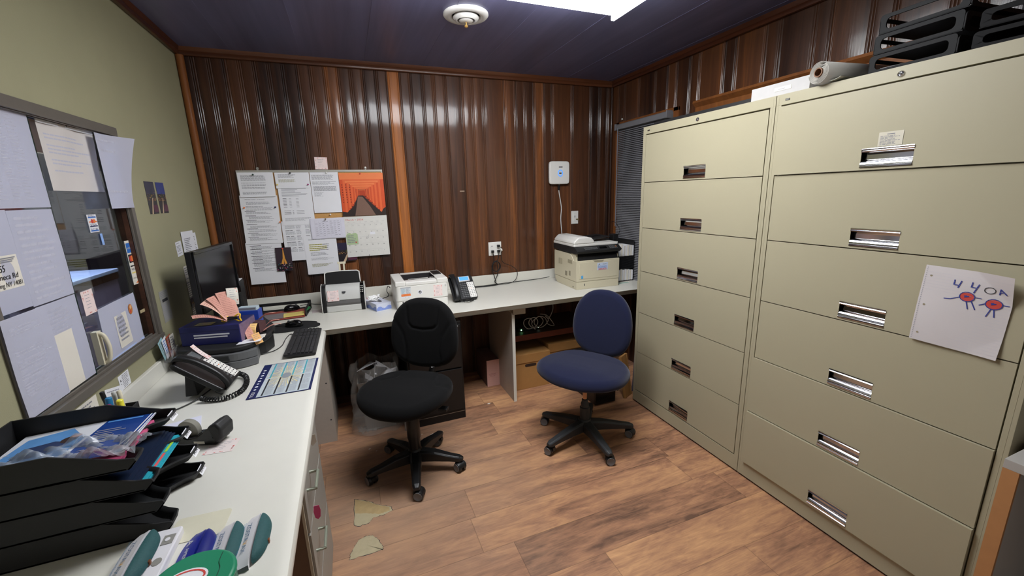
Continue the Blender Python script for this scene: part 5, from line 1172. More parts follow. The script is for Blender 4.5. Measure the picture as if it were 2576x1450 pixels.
# ================================================================== UNDER THE DESK
fc = thing('black_file_cabinet', 'black two-drawer file cabinet under the desk behind the black chair', 'filing cabinet', (1.345, -.75, 0))
BKM = mat('black_enamel', (20, 20, 21), .35, bump=.1, bscale=400)
MB().box((-.19, .012, 0), (.19, .62, .735)).obj('body', BKM, fc, bevel=.003)
for z0, z1 in ((.405, .715), (.085, .395)):
    d = MB().box((-.180, -.006, z0), (.180, .012, z1)).obj('drawer', BKM, fc, bevel=.003)
    MB().box((-.05, -.016, z1-.09), (.05, -.006, z1-.075)).obj('handle', STEEL, d, bevel=.003)
MB().box((.13, -.008, .700), (.165, -.005, .712)).obj('drawer_label', mat('grey_metal_label', (120, 120, 118), .4), fc)
MB().box((-.18, -.0065, .0655), (.182, -.004, .0685)).obj('bottom_strip', STEEL, fc)
# waste bin in a clear bag
wbn = thing('waste_bin', 'grey waste bin in a clear plastic bag full of white paper beside the black cabinet', 'waste bin', (.955, -.56, 0))
BINM = mat('bin_plastic', (112, 104, 96), .6)
MB().prism([(-.10, -.08), (.10, -.08), (.10, .08), (-.10, .08)], .004, .012, 'z').obj('bin_bottom', BINM, wbn)
sh = MB(); lo4, hi4 = [(-.095, -.075), (.095, -.075), (.095, .075), (-.095, .075)], [(-.125, -.10), (.125, -.10), (.125, .10), (-.125, .10)]
for k in range(4):
    j = (k+1) % 4; sh.add([(*lo4[k], .006), (*lo4[j], .006), (*hi4[j], .37), (*hi4[k], .37)], [(0, 1, 2, 3)])
sh.obj('bin_wall', BINM, wbn, solid=.004)
BAG = mat('clear_bag_film', (190, 186, 180), .14, var=.1, scale=14, trans=.35, alpha=.38, bump=.6, bscale=30)
def bagf(a, b):
    an = 2*PI*a; z = .01+b*.47; r = 1.16+.10*math.sin(an*5+b*6)+.09*math.sin(an*9-b*8)+(.32*(1-b)**3) - max(0, b-.82)*.6
    return (math.cos(an)*.135*r+(0 if b > .3 else .02*math.sin(an*3)), math.sin(an)*.112*r, z+.018*math.sin(an*4)*b)
MB().grid(bagf, 60, 24).obj('plastic_bag', BAG, wbn, smooth=80)
pp = MB(); random.seed(9)
for k in range(9):
    x, y_, z = random.uniform(-.07, .07), random.uniform(-.06, .05), .32+k*.012
    pp.add([tuple(T(x, y_, z, random.uniform(-.7, .7), random.uniform(-.6, .6), random.uniform(0, 3)) @ V(c)) for c in ((-.07, -.05, 0), (.07, -.05, 0), (.07, .05, .01), (-.07, .05, .0))], [(0, 1, 2, 3)], 0 if k % 3 else 1)
tag(pp.obj('waste_paper', [PAPER, INKD], solid=.0008), 'crumpled white paper filling the bagged waste bin', 'waste paper', kind='stuff'); bpy.data.objects['waste_paper'].location = (.955, -.56, 0)
tag(MB().box((1.10, -.745, .0), (1.145, -.738, .28), 0).obj('folded_bag', BAG), 'folded clear plastic hanging beside the waste bin', 'plastic bag')
def tanglef(a, b): return (.80+.13*a+.01*math.sin(b*20), -.665+.09*b+.012*math.sin(a*22), .006+.014*abs(math.sin(a*14+b*9)))
tag(MB().grid(tanglef, 22, 10).obj('plastic_scrap', BAG, smooth=80), 'glossy clear plastic scrap on the floor left of the waste bin', 'plastic')
# pink carton
pb = thing('pink_carton', 'tall pale pink carton standing on the floor left of the desk support', 'box', (1.885, -.345, 0))
MB().box((-.055, .001, 0), (.055, .30, .232)).obj('carton', mat('brown_pink_side', (120, 92, 84), .7), pb, bevel=.002)
MB().box((-.055, -.001, 0), (.055, .001, .232)).obj('front_face', mat('pale_pink_card', (214, 170, 160), .6, var=.03), pb)
s = Sheet(.08, .05, nu=1, nv=1); s.text('Lubricant', .006, .022, .010, mat('rose_ink', (150, 92, 92), .6), width=.062, slant=.2); s.rect(.008, .014, .07, .0155, mat('rose_ink', (150, 92, 92), .6)); s.rect(.015, .004, .06, .006, mat('rose_ink', (150, 92, 92), .6)); s.obj('carton_print', (-.045, -.0014, .085), 'back', parent=pb)
# shelf with network gear
shf = thing('under_shelf', 'dark shelf under the desk with reddish front edge carrying network gear', 'shelf', (2.36, -.48, .44))
MB().box((-.40, .004, 0), (.42, .44, .018)).obj('board', mat('dark_shelf_board', (60, 44, 38), .6), shf)
MB().box((-.40, 0, -.03), (.42, .004, .018)).obj('front_strip', mat('red_brown_strip', (112, 56, 42), .6, var=.2, scale=12), shf)
rt_ = thing('network_switch', 'small black network switch with a green light on the shelf under the desk', 'network switch', (2.19, -.40, .458))
MB().box((-.09, 0, 0), (.10, .10, .032)).obj('case', BLACK, rt_, bevel=.003)
MB().box((-.068, -.003, .012), (-.060, .001, .019)).obj('green_light', mat('green_led', (150, 255, 170), .3, emit=9), rt_)
MB().box((.088, -.003, .014), (.096, .001, .020)).obj('white_light', mat('white_led', (220, 255, 230), .3, emit=2.2), rt_)
random.seed(12)
lp = [(2.16+.05*math.cos(a*.8)+a*.006, -.44+.008*math.sin(a*2.3), .535+.048*math.sin(a*.8)) for a in range(26)]+[(2.37, -.42, .55), (2.42, -.40, .62), (2.43, -.36, .69)]
cord('tangled white network cables looping on the shelf under the desk', lp, r=.0035, c=mat('grey_white_cable', (176, 176, 172), .5), name='network_cable', k=5)
cord('second white network cable arcing over the black switch', [(2.24, -.43, .47), (2.20, -.45, .54), (2.26, -.45, .585), (2.33, -.43, .56), (2.36, -.42, .50), (2.42, -.42, .48), (2.36, -.41, .57), (2.30, -.40, .59)], r=.003, c=mat('grey_white_cable', (176, 176, 172), .5), name='network_cable')
def carton(label, x0, x1, y0, y1, h, lidh=.075):
    t = thing('archive_box', label, 'cardboard box', ((x0+x1)/2, y0, 0), 0, 'archive boxes under the desk')
    w_ = (x1-x0)/2; d = y1-y0
    MB().box((-w_, .006, 0), (w_, d, h-.01)).obj('box_body', CARD, t, bevel=.002)
    MB().box((-w_-.006, 0, h-lidh), (w_+.006, d+.006, h)).obj('box_lid', CARD, t, bevel=.003)
    MB().prism(rrect(-.05, h-lidh-.036, .05, h-lidh-.012, .011), .0045, .0062, 'y').obj('hand_hole', mat('hand_hole_dark', (52, 34, 24), .8), t)
carton('brown lidded archive box right beside the desk support panel', 1.985, 2.325, -.52, -.10, .305)
carton('brown lidded archive box behind the blue chair, further right', 2.345, 2.69, -.47, -.06, .335)
# PC tower, leaning boards
pc = thing('computer_tower', 'black computer tower on the floor behind the blue chair', 'computer', (2.555, -.985, 0))
MB().box((-.09, 0, .008), (.09, .42, .30)).obj('case', BLACK, pc, bevel=.005)
MB().box((-.088, -.012, .01), (.088, 0, .298)).box((-.07, -.0135, .24), (.07, -.012, .27)).obj('front_panel', GLOSSB, pc, bevel=.003)
s = Sheet(.03, .03, nu=1, nv=1); s.line([(.005, .004), (.005, .024), (.019, .004), (.019, .024)], .004, GREYP); s.obj('case_emblem', (.03, -.0138, .17), 'back', parent=pc)
for x in (-.06, .06): MB().box((x-.015, .03, 0), (x+.015, .06, .008)).box((x-.015, .36, 0), (x+.015, .39, .008)).obj('foot', BLACKM, pc)
wd = MB().box((-.009, 0, 0), (.009, .10, .335)).box((-.011, -.002, 0), (.011, .012, .335)).box((-.011, .092, 0), (.011, .104, .335))
o = wd.obj('wooden_board', pale_wood, bevel=.002); o.location = (2.742, -.985, .0015); o.rotation_euler = (0, math.radians(-9), math.radians(-62)); tag(o, 'pale wooden board leaning against the left file cabinet side', 'board')
s = Sheet(.20, .68, nu=1, nv=1); s.paper(mat('mauve_board', (112, 108, 126), .6), .006); LW = mat('sign_white', (206, 206, 214), .6)
s.text('N', .03, .47, .075, LW, slant=.2); s.text('o', .09, .41, .035, LW); s.text('G', .04, .33, .02, LW, rot=.2); s.text('O', .05, .24, .060, LW, slant=.2); s.text('R', .05, .17, .045, LW, slant=.2)
s.disc(.012, .66, .003, INKD)
o = s.obj('mauve_sign', (2.830, -.955, .03), 'back', rot=-.045, tilt=0); tag(o, 'mauve sign board with white letters squeezed behind the left file cabinet', 'sign')

# ================================================================== ITEMS ON THE LEFT ARM OF THE DESK
# keyboard
kb = thing('keyboard', 'black wired keyboard near the inner corner of the white desk', 'keyboard', (.592, -.965, CZ+.004), math.radians(89))
# local x along the keyboard (0.445), y toward the wall, so keys face the sitter at +x world
Mk = Matrix.Rotation(math.radians(4), 4, 'X')
MB().prism(rrect(-.222, -.074, .222, .074, .008), .004, .016, 'z', 0, Mk).obj('case', BLACK, kb, bevel=.003)
ks = MB(); random.seed(3)
rows = [(-.058, .015, [('w', 1.3)]*2+[('w', 1.3)]+[('w', 5.6)]+[('w', 1.3)]*4), (-.039, .015, [('w', 2.2)]+[('w', 1)]*10+[('w', 2.6)]), (-.020, .015, [('w', 1.7)]+[('w', 1)]*11+[('w', 2.1)]), (-.001, .015, [('w', 1.5)]+[('w', 1)]*13), (.018, .015, [('w', 1)]*13+[('w', 1.8)]), (.044, .011, [('w', 1)]*14)]
for y_, hgt, ws in rows:
    tot = sum(q[1] for q in ws); x = -.212; u = .282/tot
    for _, q in ws:
        ks.prism([(x+.0008, y_), (x+q*u-.0012, y_), (x+q*u-.0012, y_+hgt), (x+.0008, y_+hgt)], .016, .0215, 'z', 0, Mk); x += q*u
    if True:
        for k in range(3): ks.box((.078+k*.0185, y_, .016), (.0945+k*.0185, y_+hgt, .0215), 0, Mk)
        for k in range(4): ks.box((.140+k*.0185, y_, .016), (.1565+k*.0185, y_+hgt, .0215), 0, Mk)
ks.obj('keys', mat('key_plastic', (34, 34, 36), .45), kb, bevel=.0012)
MB().box((.135, .071, -.003), (.18, .080, .006)).box((-.18, .071, -.003), (-.135, .080, .006)).obj('folding_foot', DGREY, kb)
cord('thin black keyboard cable curving under the monitor riser', [(.525, -.80, .807), (.50, -.76, .804), (.485, -.84, .804), (.48, -.96, .804), (.45, -1.03, .804), (.40, -1.06, .806)], r=.0022, name='keyboard_cable')
# tear-off calendar sheet: u runs across the desk (+x), v along it (+y)
s = Sheet(.238, .372, lambda u, v: .0012, nu=2, nv=2); s.paper(NAVY, .0008)
s.rect(.034, .006, .228, .366, mat('glossy_calendar', (186, 196, 200), .25, var=.05, scale=10), .0003)
cxy = (.118, .200)
YL = [mat('sun_ray_%d' % k, c, .3) for k, c in enumerate(((206, 206, 188), (214, 206, 168), (226, 212, 150)))]
for k in range(40):
    a = 2*PI*k/40; r1 = .078 if k % 2 else .066
    p = [(cxy[0]+.02*math.cos(a-.06), cxy[1]+.03*math.sin(a-.06)), (cxy[0]+r1*math.cos(a-.035), cxy[1]+1.6*r1*math.sin(a-.035)), (cxy[0]+r1*math.cos(a+.035), cxy[1]+1.6*r1*math.sin(a+.035)), (cxy[0]+.02*math.cos(a+.06), cxy[1]+.03*math.sin(a+.06))]
    s.shape(p, YL[k % 3], .0005+.00001*(k % 5))
s.disc(cxy[0], cxy[1], .020, mat('moon_grey', (136, 144, 150), .3), .0007, ry=.030)
for q in range(4):
    x0 = .050+q*.045
    for p in range(2):
        y0 = .012+p*.180
        s.rect(x0, y0, x0+.0065, y0+.172, mat('band_teal', (64, 158, 172), .4) if p else INKD, .0008)
        for d in range(3):
            for r in range(6): s.rect(x0+.009, y0+.006+d*.057+r*.0085, x0+.0385, y0+.0064+d*.057+r*.0085, INKL, .0009); s.lines(x0+.010, y0+.012+d*.057+r*.0085, x0+.038, y0+.007+d*.057+r*.0085, .009, INKL, hgt=.0018, rag=.1, lift=.0009)
s.text('TODI', .022, .010, .013, PAPER, width=.05, rot=PI/2, lift=.0009)
for k in range(8): s.disc(.016, .085+k*.030, .0065 if k % 2 else .005, PAPER, .0009)
o = s.obj('calendar_mat', (.430, -1.600, CZ+.0012), 'top', math.radians(-1.5)); tag(o, 'glossy navy bordered planner calendar sheet lying by the desk edge', 'calendar')
# mouse pad and mouse
ppad = [(.36,-.62),(.40,-.685),(.46,-.70),(.54,-.69),(.595,-.665),(.63,-.665),(.652,-.64),(.652,-.60),(.635,-.575),(.63,-.545),(.60,-.52),(.54,-.49),(.47,-.48),(.40,-.51),(.365,-.56)]
P = [tuple(p)[:2] for p in smoothpts([(x, y_, 0) for x, y_ in ppad], 4, closed=True)]
tag(MB().prism(P, CZ+.0005, CZ+.006, 'z').obj('mouse_pad', mat('black_rubber_fabric', (22, 22, 24), .8), bevel=.002), 'black mouse pad with wrist rest bump behind the keyboard', 'mouse pad')
def mouse(label, x, y_, z, rz):
    t = thing('computer_mouse', label, 'computer mouse', (x, y_, z), rz)
    def f(a, b):
        an = 2*PI*a; ph = PI/2*b; r = math.cos(ph)**.6 if b < 1 else 0
        return (math.cos(an)*.030*r*(1+.08*math.sin(an)), math.sin(an)*.055*r, .004+.034*math.sin(ph)**.9*(1-.12*math.sin(an)))
    MB().grid(f, 28, 10).obj('shell', GLOSSB, t, smooth=80)
    MB().tube([(0, .030+.006*math.cos(a*PI/6), .030+.006*math.sin(a*PI/6)) for a in range(12)], .004, 6, closed=True).obj('wheel', GREYP, t)
mouse('black computer mouse on the black mouse pad', .505, -.60, CZ+.006, math.radians(70))
cord('thin black mouse cable running from the mouse pad to the wall', [(.45, -.585, .812), (.38, -.56, .81), (.30, -.53, .806), (.20, -.50, .806)], r=.002, name='mouse_cable')
# drawer-style risers
rp_ = [(.075,-.80),(.08,-1.10),(.135,-1.165),(.20,-1.20),(.30,-1.222),(.36,-1.212),(.405,-1.185)]
ri = thing('monitor_riser', 'black topped monitor riser over two grey slide-out trays', 'monitor stand', (0, 0, 0))
topc = [(.06,-.58),(.065,-1.08),(.11,-1.145),(.19,-1.18),(.29,-1.20),(.355,-1.19),(.40,-1.15),(.435,-1.08),(.452,-.99),(.452,-.90),(.43,-.82),(.38,-.70),(.33,-.60),(.20,-.57)]
P = [tuple(p)[:2] for p in smoothpts([(x, y_, 0) for x, y_ in topc], 4, closed=True)]
MB().prism(P, CZ+.078, CZ+.106, 'z').obj('riser_top', BLACKM, ri, bevel=.008, bseg=3, smooth=50)
leg = [(.34,-.80),(.43,-.85),(.445,-.95),(.42,-1.04),(.36,-1.10),(.34,-1.0)]
MB().prism(leg, CZ, CZ+.08, 'z').obj('riser_leg', BLACKM, ri, bevel=.006)
MB().prism([(.452, -.0), (.4525, -.0)], 0, 0, 'z') if False else None
def traypoly(o_): return [(.07, -.78), (.07, -1.10-o_), (.125, -1.165-o_), (.195, -1.20-o_), (.30, -1.222-o_), (.36, -1.212-o_), (.408, -1.185-o_), (.40, -1.12), (.375, -.80)]
for k, (z0, z1, o_) in enumerate(((.003, .039, .0), (.041, .077, -.006))):
    P = [tuple(p)[:2] for p in smoothpts([(x, y_, 0) for x, y_ in traypoly(o_)[1:7]], 4)]; P = [(.07, -.78)]+P+[(.40, -1.12), (.375, -.80)]
    d = MB().prism(P, CZ+z0, CZ+z1, 'z').obj('slide_tray', GREYP, ri, bevel=.002)
    MB().prism([(-.040, 0), (.040, 0), (.036, .022), (-.036, .022)], -.006, .0, 'y', 0, T(.262, -1.2145-o_, CZ+z0+.008, 0, 0, math.radians(-11))).obj('grip_recess', mat('recess_dark', (40, 41, 43), .6), d)
s = Sheet(.045, .055, nu=1, nv=1); s.paper(mat('pale_orange_note', (232, 178, 112), .7), .0003); s.lines(.006, .048, .04, .01, .009, INK, hgt=.002)
o = s.obj('sticky_note', (0, 0, 0), 'top'); o.matrix_basis = T(.404, -1.155, CZ+.088) @ Matrix.Rotation(math.radians(55), 4, 'Z') @ Matrix.Rotation(math.radians(68), 4, 'X'); tag(o, 'pale orange sticky note on the rounded edge of the black riser', 'sticky note')
MB().box((-.012, -.002, -.006), (.012, .004, .006)).obj('cable_slot', GLOSSB, ri).matrix_basis = T(.452, -.98, CZ+.092, 0, 0, PI/2)
# dark blue box on the riser
bx_ = thing('blue_box', 'dark blue carton with two white stripes lying on the black riser', 'box', (.085, -1.082, CZ+.1065), math.radians(-12))
DB = mat('dark_blue_carton', (30, 34, 92), .35, var=.08, scale=20)
MB().box((0, 0, 0), (.262, .175, .092)).obj('carton', DB, bx_, bevel=.002)
MB().box((.262, .004, .002), (.2628, .171, .09)).obj('printed_end', mat('carton_end_print', (116, 96, 122), .5, var=.5, scale=50), bx_)
MB().box((.058, -.0008, .046), (.215, 0, .053)).box((.058, -.0008, .034), (.205, 0, .040)).obj('white_stripe', PAPER, bx_)
MB().box((0, -.0006, .066), (.262, .0, .0672)).obj('fold_line', mat('fold_dark', (16, 18, 52), .5), bx_)
BT = CZ+.1065+.0925
s = Sheet(.075, .050, nu=1, nv=1); s.paper(mat('khaki_note', (178, 170, 112), .7), .0003); s.lines(.006, .044, .07, .006, .008, INKL)
o = s.obj('khaki_note', (.145, -1.075, BT+.001), 'top', -.2); tag(o, 'khaki paper note lying on the dark blue carton', 'note')
# monitor
mo = thing('computer_monitor', 'black flat computer monitor facing the desk chair in the left corner', 'monitor', (.187, -.715, BT), math.radians(90-5.7))
# local x along the screen width, screen faces local -y
MB().box((-.262, 0, .030), (.262, .030, .345)).obj('housing', BLACK, mo, bevel=.004)
MB().box((-.262, -.010, .030), (.262, 0, .062)).box((-.262, -.010, .329), (.262, 0, .345)).box((-.262, -.010, .03), (-.246, 0, .345)).box((.246, -.010, .03), (.262, 0, .345)).obj('bezel', GLOSSB, mo, bevel=.002)
MB().box((-.246, -.003, .062), (.246, .001, .329)).obj('screen', mat('dark_screen', (20, 21, 24), .16, var=0), mo)
MB().prism([(-.035, -.085), (.035, -.085), (.03, .12), (-.03, .12)], .02, .045, 'y').obj('stand_neck', BLACK, mo, bevel=.003)
MB().lathe([(.001, 0), (.115, 0), (.118, .004), (.11, .009), (.001, .012)], 40, 0, T(0, .02, -.0922) @ Matrix.Diagonal((1.15, .8, 1, 1))).obj('stand_base', GLOSSB, mo, smooth=40)
sk = thing('desk_speaker', 'black speaker with white top corner hidden behind the monitor edge', 'speaker', (.165, -.34, CZ))
MB().box((-.045, -.06, 0), (.045, .06, .285)).obj('cabinet', BLACKM, sk, bevel=.01)
MB().box((-.02, -.05, .286), (.040, .05, .290)).obj('paper_on_top', PAPER, sk)
# pink receipts in a clip
def slip(label, x, y_, z, rx, ry, rz, w=.055, h=.12, c=None, bend=.02, name='pink_slip', pr=True):
    s = Sheet(w, h, lambda u, v: bend*math.sin(v/h*2.4)+.004*math.sin(u*40), nu=4, nv=10); s.paper(c or PINK, .0004)
    if c is PAPERW: hearts(s, 12, 4)
    elif pr: s.lines(.006, h-.012, w-.006, .012, .009, mat('brown_ink', (176, 118, 106), .8), hgt=.002, rag=.3)
    o = s.obj(name, (0, 0, 0), 'top'); o.matrix_basis = T(x, y_, z, rx, ry, rz) @ Matrix.Translation((-w/2, 0, 0)); return tag(o, label, 'paper slip')
zc = BT+.016; cxp, cyp = .300, -1.075
slip('pink paper slip fanned lowest at the left of the binder clip', cxp-.022, cyp, zc-.004, .22, .0, 1.95, h=.135, w=.06)
slip('pink paper slip with bold figures in the left of the fan', cxp-.01, cyp, zc+.004, .66, -.1, 1.42, h=.13, w=.05, c=mat('peach_slip', (228, 184, 164), .7))
slip('pink paper slip in the middle of the fan above the blue carton', cxp, cyp+.005, zc+.008, .82, -.1, .98, h=.13, w=.07)
slip('pink paper slip right of the middle of the fan', cxp+.008, cyp+.005, zc+.004, .95, .0, .60, h=.14, w=.065)
slip('heart bordered card at the top of the pink paper fan', cxp+.010, cyp+.045, zc+.060, 1.0, .1, .35, h=.085, w=.048, c=PAPERW, name='reminder_card')
bcl = thing('binder_clip', 'yellow wing paper clip gripping the pink slips', 'binder clip', (cxp+.004, cyp-.012, BT+.002), -.25)
bcl.scale = (1.3, 1.3, 1.3)
YC = mat('yellow_clip_plastic', (236, 190, 40), .4)
bb = MB()
for s_ in (-1, 1):
    bb.tube([(s_*.010, 0, .012), (s_*.026, 0, .003), (s_*.034, 0, .004), (s_*.030, 0, .016), (s_*.034, 0, .030), (s_*.026, 0, .030), (s_*.010, 0, .020), (s_*.010, 0, .012)], .003, 6)
bb.obj('clip_wing', YC, bcl, smooth=60)
MB().box((-.022, -.004, .010), (.022, .004, .022)).obj('clip_spring', BLACK, bcl, bevel=.003)
cx2, cy2 = .385, -.985; z2 = CZ+.108
BC = mat('small_box_brown', (84, 58, 60), .6)
sb = thing('card_box', 'small dark box holding pink and yellow slips on the riser edge', 'box', (cx2, cy2, z2), -.5)
MB().box((-.030, -.02, 0), (.030, .03, .055)).obj('box_body', BC, sb, bevel=.001)
slip('pink slip hanging down in front of the small dark box', cx2-.035, cy2-.065, z2+.048, -.9, .15, 3.5, h=.075, w=.034)
slip('pink slip sticking up behind the small dark box', cx2+.01, cy2+.03, z2+.055, .25, 0, -1.9, h=.09, w=.03)
slip('pink slip pointing right, upper of two beside the small dark box', cx2+.035, cy2+.02, z2+.020, .10, 0, -1.35, h=.07, w=.03)
slip('pink slip pointing right, lower of two beside the small dark box', cx2+.03, cy2-.02, z2+.006, .05, 0, -1.30, h=.085, w=.03)
slip('yellow slip curled on the front of the small dark box', cx2-.005, cy2-.035, z2+.055, -1.1, .0, 3.0, h=.055, w=.036, c=mat('amber_slip', (240, 200, 130), .7))
tag(MB().prism([(0, 0), (.10, 0), (.115, .06), (.02, .065)], 0, .0008, 'z', 0, T(.325, -1.175, CZ+.1070, 0, 0, .15)).obj('white_sheet', PAPER), 'folded white sheet lying at the front of the black riser', 'paper')
tag(MB().prism([(0, 0), (.08, 0), (.085, .06), (.01, .06)], 0, .0008, 'z', 0, T(.355, -1.115, CZ+.1082, 0, 0, .1)).obj('white_sheet', PAPERW), 'printed white sheet under the small dark box on the riser', 'paper')
tag(MB().box((-.045, -.02, 0), (.045, .02, .018), 0, T(.335, -.855, 1.001, 0, 0, -.2)).box((-.04, -.0205, .004), (.04, -.0201, .014), 1, T(.335, -.855, 1.001, 0, 0, -.2)).obj('label_box', [mat('pale_teal_box', (190, 206, 214), .5), INK]), 'small pale box printed with black marks on the bright blue pack', 'box')
tag(MB().box((-.055, -.035, 0), (.055, .035, .093), 0, T(.330, -.850, CZ+.1065, 0, 0, -.1)).obj('blue_pack', mat('bright_blue_pack', (40, 70, 170), .4)), 'bright blue pack lying behind the pink slips', 'box')
# letter tray at the back with folder, yellow pad
bt2 = thing('letter_tray', 'black open letter tray at the back of the desk holding a folder and yellow pad', 'letter tray', (.395, -.235, CZ), math.radians(-4))
t_ = MB(); t_.box((-.17, -.12, 0), (.17, .12, .004)).obj('tray_floor', BLACKM, bt2)
fr_ = MB()
for (a, b) in (((-.17, .115), (.17, .12)),):
    fr_.box((-.17, .114, 0), (-.145, .12, .058)).box((.145, .114, 0), (.17, .12, .058)).box((-.17, .114, .040), (.17, .12, .062)).box((-.17, .114, 0), (.17, .12, .010))
fr_.box((.164, -.12, 0), (.17, -.085, .045)).box((.164, .085, 0), (.17, .12, .062)).box((.164, -.12, .040), (.17, .12, .058)).box((.164, -.12, 0), (.17, .12, .008)); fr_.box((-.17, -.12, 0), (-.164, .12, .058))
fr_.obj('tray_side', BLACKM, bt2, bevel=.003)
tag(MB().box((-.10, -.125, 0), (.155, .10, .006), 0, T(.385, -.275, CZ+.005, 0, 0, math.radians(4))).obj('red_folder', mat('dull_red_folder', (150, 70, 60), .6), bevel=.001), 'dull red folder in the black tray at the back of the desk', 'folder')
tag(MB().box((-.09, -.12, 0), (.05, .02, .002), 0, T(.375, -.270, CZ+.012, 0, 0, math.radians(4))).obj('grey_document', mat('grey_print', (130, 122, 124), .6, var=.25, scale=80)), 'grey printed document on the red folder in the back tray', 'paper')
s = Sheet(.125, .090, nu=1, nv=1); s.paper(YELLOW, .006); s.lines(.012, .080, .115, .01, .010, mat('pad_rule', (176, 160, 96), .8), hgt=.001, rag=.1)
tag(s.obj('yellow_pad', (.420, -.385, CZ+.020), 'top', .10), 'yellow lined note pad lying on the red folder', 'note pad')
mouse('spare black computer mouse lying at the back of the black tray', .45, -.185, CZ+.012, math.radians(-60))
tag(MB().tube(smoothpts([(.545, -.27, .82), (.56, -.25, .83), (.565, -.22, .825), (.55, -.20, .82)], 5), .010, 8).obj('green_ornament', mat('tinsel_green', (40, 110, 60), .4, var=.4, scale=200)), 'small green and red decoration in the corner of the back tray', 'decoration')
tag(MB().prism([(0, 0), (.09, .0), (.085, .075), (.004, .08)], 0, .0008, 'z', 0, T(.585, -.30, CZ+.0006, 0, 0, .1)).obj('smudged_paper', mat('smudged_paper', (190, 176, 176), .6, var=.25, scale=60)), 'smudged pale paper on the counter left of the scanner', 'paper')

# ================================================================== FOREGROUND TRAYS
def desk_tray(label, k, tagtext):
    z = CZ+.0615*k; x0, x1, y0, y1 = .070-(0, 0, .010, .032)[k], .388+.006*(k == 0)-(0, 0, .010, .032)[k], -2.305, -2.052
    t = thing('letter_tray', label, 'letter tray', (x0, (y0+y1)/2, z+.001), 0, 'black stacked letter trays')
    W_ = (y1-y0)/2; L_ = x1-x0; h = .066
    # floor with a scooped thumb cut at the front
    front = [(L_, -W_+.0), (L_, -W_+.030)]+[(L_-.070*math.sin(PI*i/14)**.8, -W_+.042+(2*W_-.084)*i/14) for i in range(15)]+[(L_, W_-.030), (L_, W_)]
    pts = [(0, -W_)]+front+[(0, W_)]
    b = MB(); n = len(pts); c = (L_*.35, 0)
    b.add([(c[0], c[1], .004)]+[(x, y_, .004) for x, y_ in pts], [(0, i+1, (i+1) % n+1) for i in range(n)])
    b.add([(c[0], c[1], .0)]+[(x, y_, .0) for x, y_ in pts], [(0, (i+1) % n+1, i+1) for i in range(n)])
    b.add([(x, y_, 0) for x, y_ in pts]+[(x, y_, .004) for x, y_ in pts], [(i, (i+1) % n, n+(i+1) % n, n+i) for i in range(n)])
    b.obj('tray_floor', BLACKM, t)
    side = [(0, 0), (0, h), (L_-.125, h+.002), (L_-.012, .030), (L_+.018, .026), (L_+.020, .020), (L_+.002, 0)]
    for s_ in (-1, 1):
        MB().prism(side, s_*W_, s_*(W_-.0045), 'y').obj('tray_side', BLACKM, t, bevel=.001)
    MB().box((0, -W_, 0), (.004, W_, h)).obj('tray_back', BLACKM, t)
    sec = [(0, .002), (.004, .006), (.008, .014), (.013, .020), (.019, .022), (.021, .018), (.016, .012), (.010, .004), (.004, -.0005)]
    F = [V((x, y_, 0)) for x, y_ in front]; vs = []; fs = []; m_ = len(sec)
    for i, p in enumerate(F):
        d = (F[min(i+1, len(F)-1)]-F[max(i-1, 0)]).normalized(); nrm = V((d.y, -d.x, 0))
        vs += [tuple(p+nrm*a+V((0, 0, z_))) for a, z_ in sec]
    for i in range(len(F)-1): fs += [(i*m_+q, i*m_+(q+1) % m_, (i+1)*m_+(q+1) % m_, (i+1)*m_+q) for q in range(m_)]
    lip = MB(); lip.add(vs, fs); lip.obj('front_lip', BLACKM, t, smooth=60)
    if tagtext:
        s = Sheet(.038, .021, lambda u, v: 0, nu=1, nv=1); s.paper(PAPER, .0003); s.text(tagtext, .004, .006, .0085, INKD, width=.030, slant=.1)
        M = Matrix.Translation((L_+.022, W_-.040, .004)) @ Matrix.Rotation(math.radians(90), 4, 'Z') @ Matrix.Rotation(math.radians(60), 4, 'X')
        o = s.obj('name_label', (0, 0, 0), 'top', parent=t); o.matrix_basis = M; o['label'] = 'white label with handwritten %s' % tagtext
    return t
desk_tray('black letter tray on the white desk, bottom of the near stack, labelled SCAN', 0, 'SCAN')
desk_tray('black letter tray labelled RX, second from the bottom of the near stack', 1, 'RX')
desk_tray('black letter tray labelled SING, holding teal folders, second from the top', 2, 'SING')
desk_tray('black letter tray labelled PT Pickup with brochures, topmost of the near stack', 3, 'PT Pickup')
zt = CZ+.0615*3+.006
tag(MB().box((.07, -2.295, zt), (.335, -2.085, zt+.010), 0).obj('pink_folder', mat('magenta_pink_paper', (206, 92, 134), .5, var=.08), bevel=.001), 'bright pink paper stack at the bottom of the topmost tray', 'paper')
s = Sheet(.27, .20, lambda u, v: .004*math.sin(u*9), nu=8, nv=3); s.paper(mat('brochure_white', (220, 222, 230), .25), .0006)
s.shape([(.145, 0), (.262, 0), (.27, .2), (.165, .2)], mat('brochure_navy', (30, 62, 132), .25), .0009)
s.line([(.250, .0), (.262, .06), (.268, .2)], .003, PAPER, .0014); s.line([(.240, .0), (.255, .08), (.261, .2)], .003, PAPER, .0014)
s.rect(.170, .185, .245, .192, mat('brochure_sky', (90, 150, 220), .4), .0014)
for r in range(7): s.rect(.165, .140-r*.011, .165+.05+.014*math.sin(r*2), .143-r*.011, INKL, .0014)
s.lines(.165, .05, .24, .02, .01, INKL, hgt=.002, lift=.0014)
s.shape([(0, .02), (.13, .0), (.15, .12), (.10, .19), (.02, .17)], mat('scrub_blue', (92, 146, 204), .4, var=.25, scale=20), .0010)
s.shape([(.03, .06), (.10, .07), (.13, .11), (.09, .13), (.04, .12)], mat('scrub_navy', (34, 52, 92), .4), .0014)
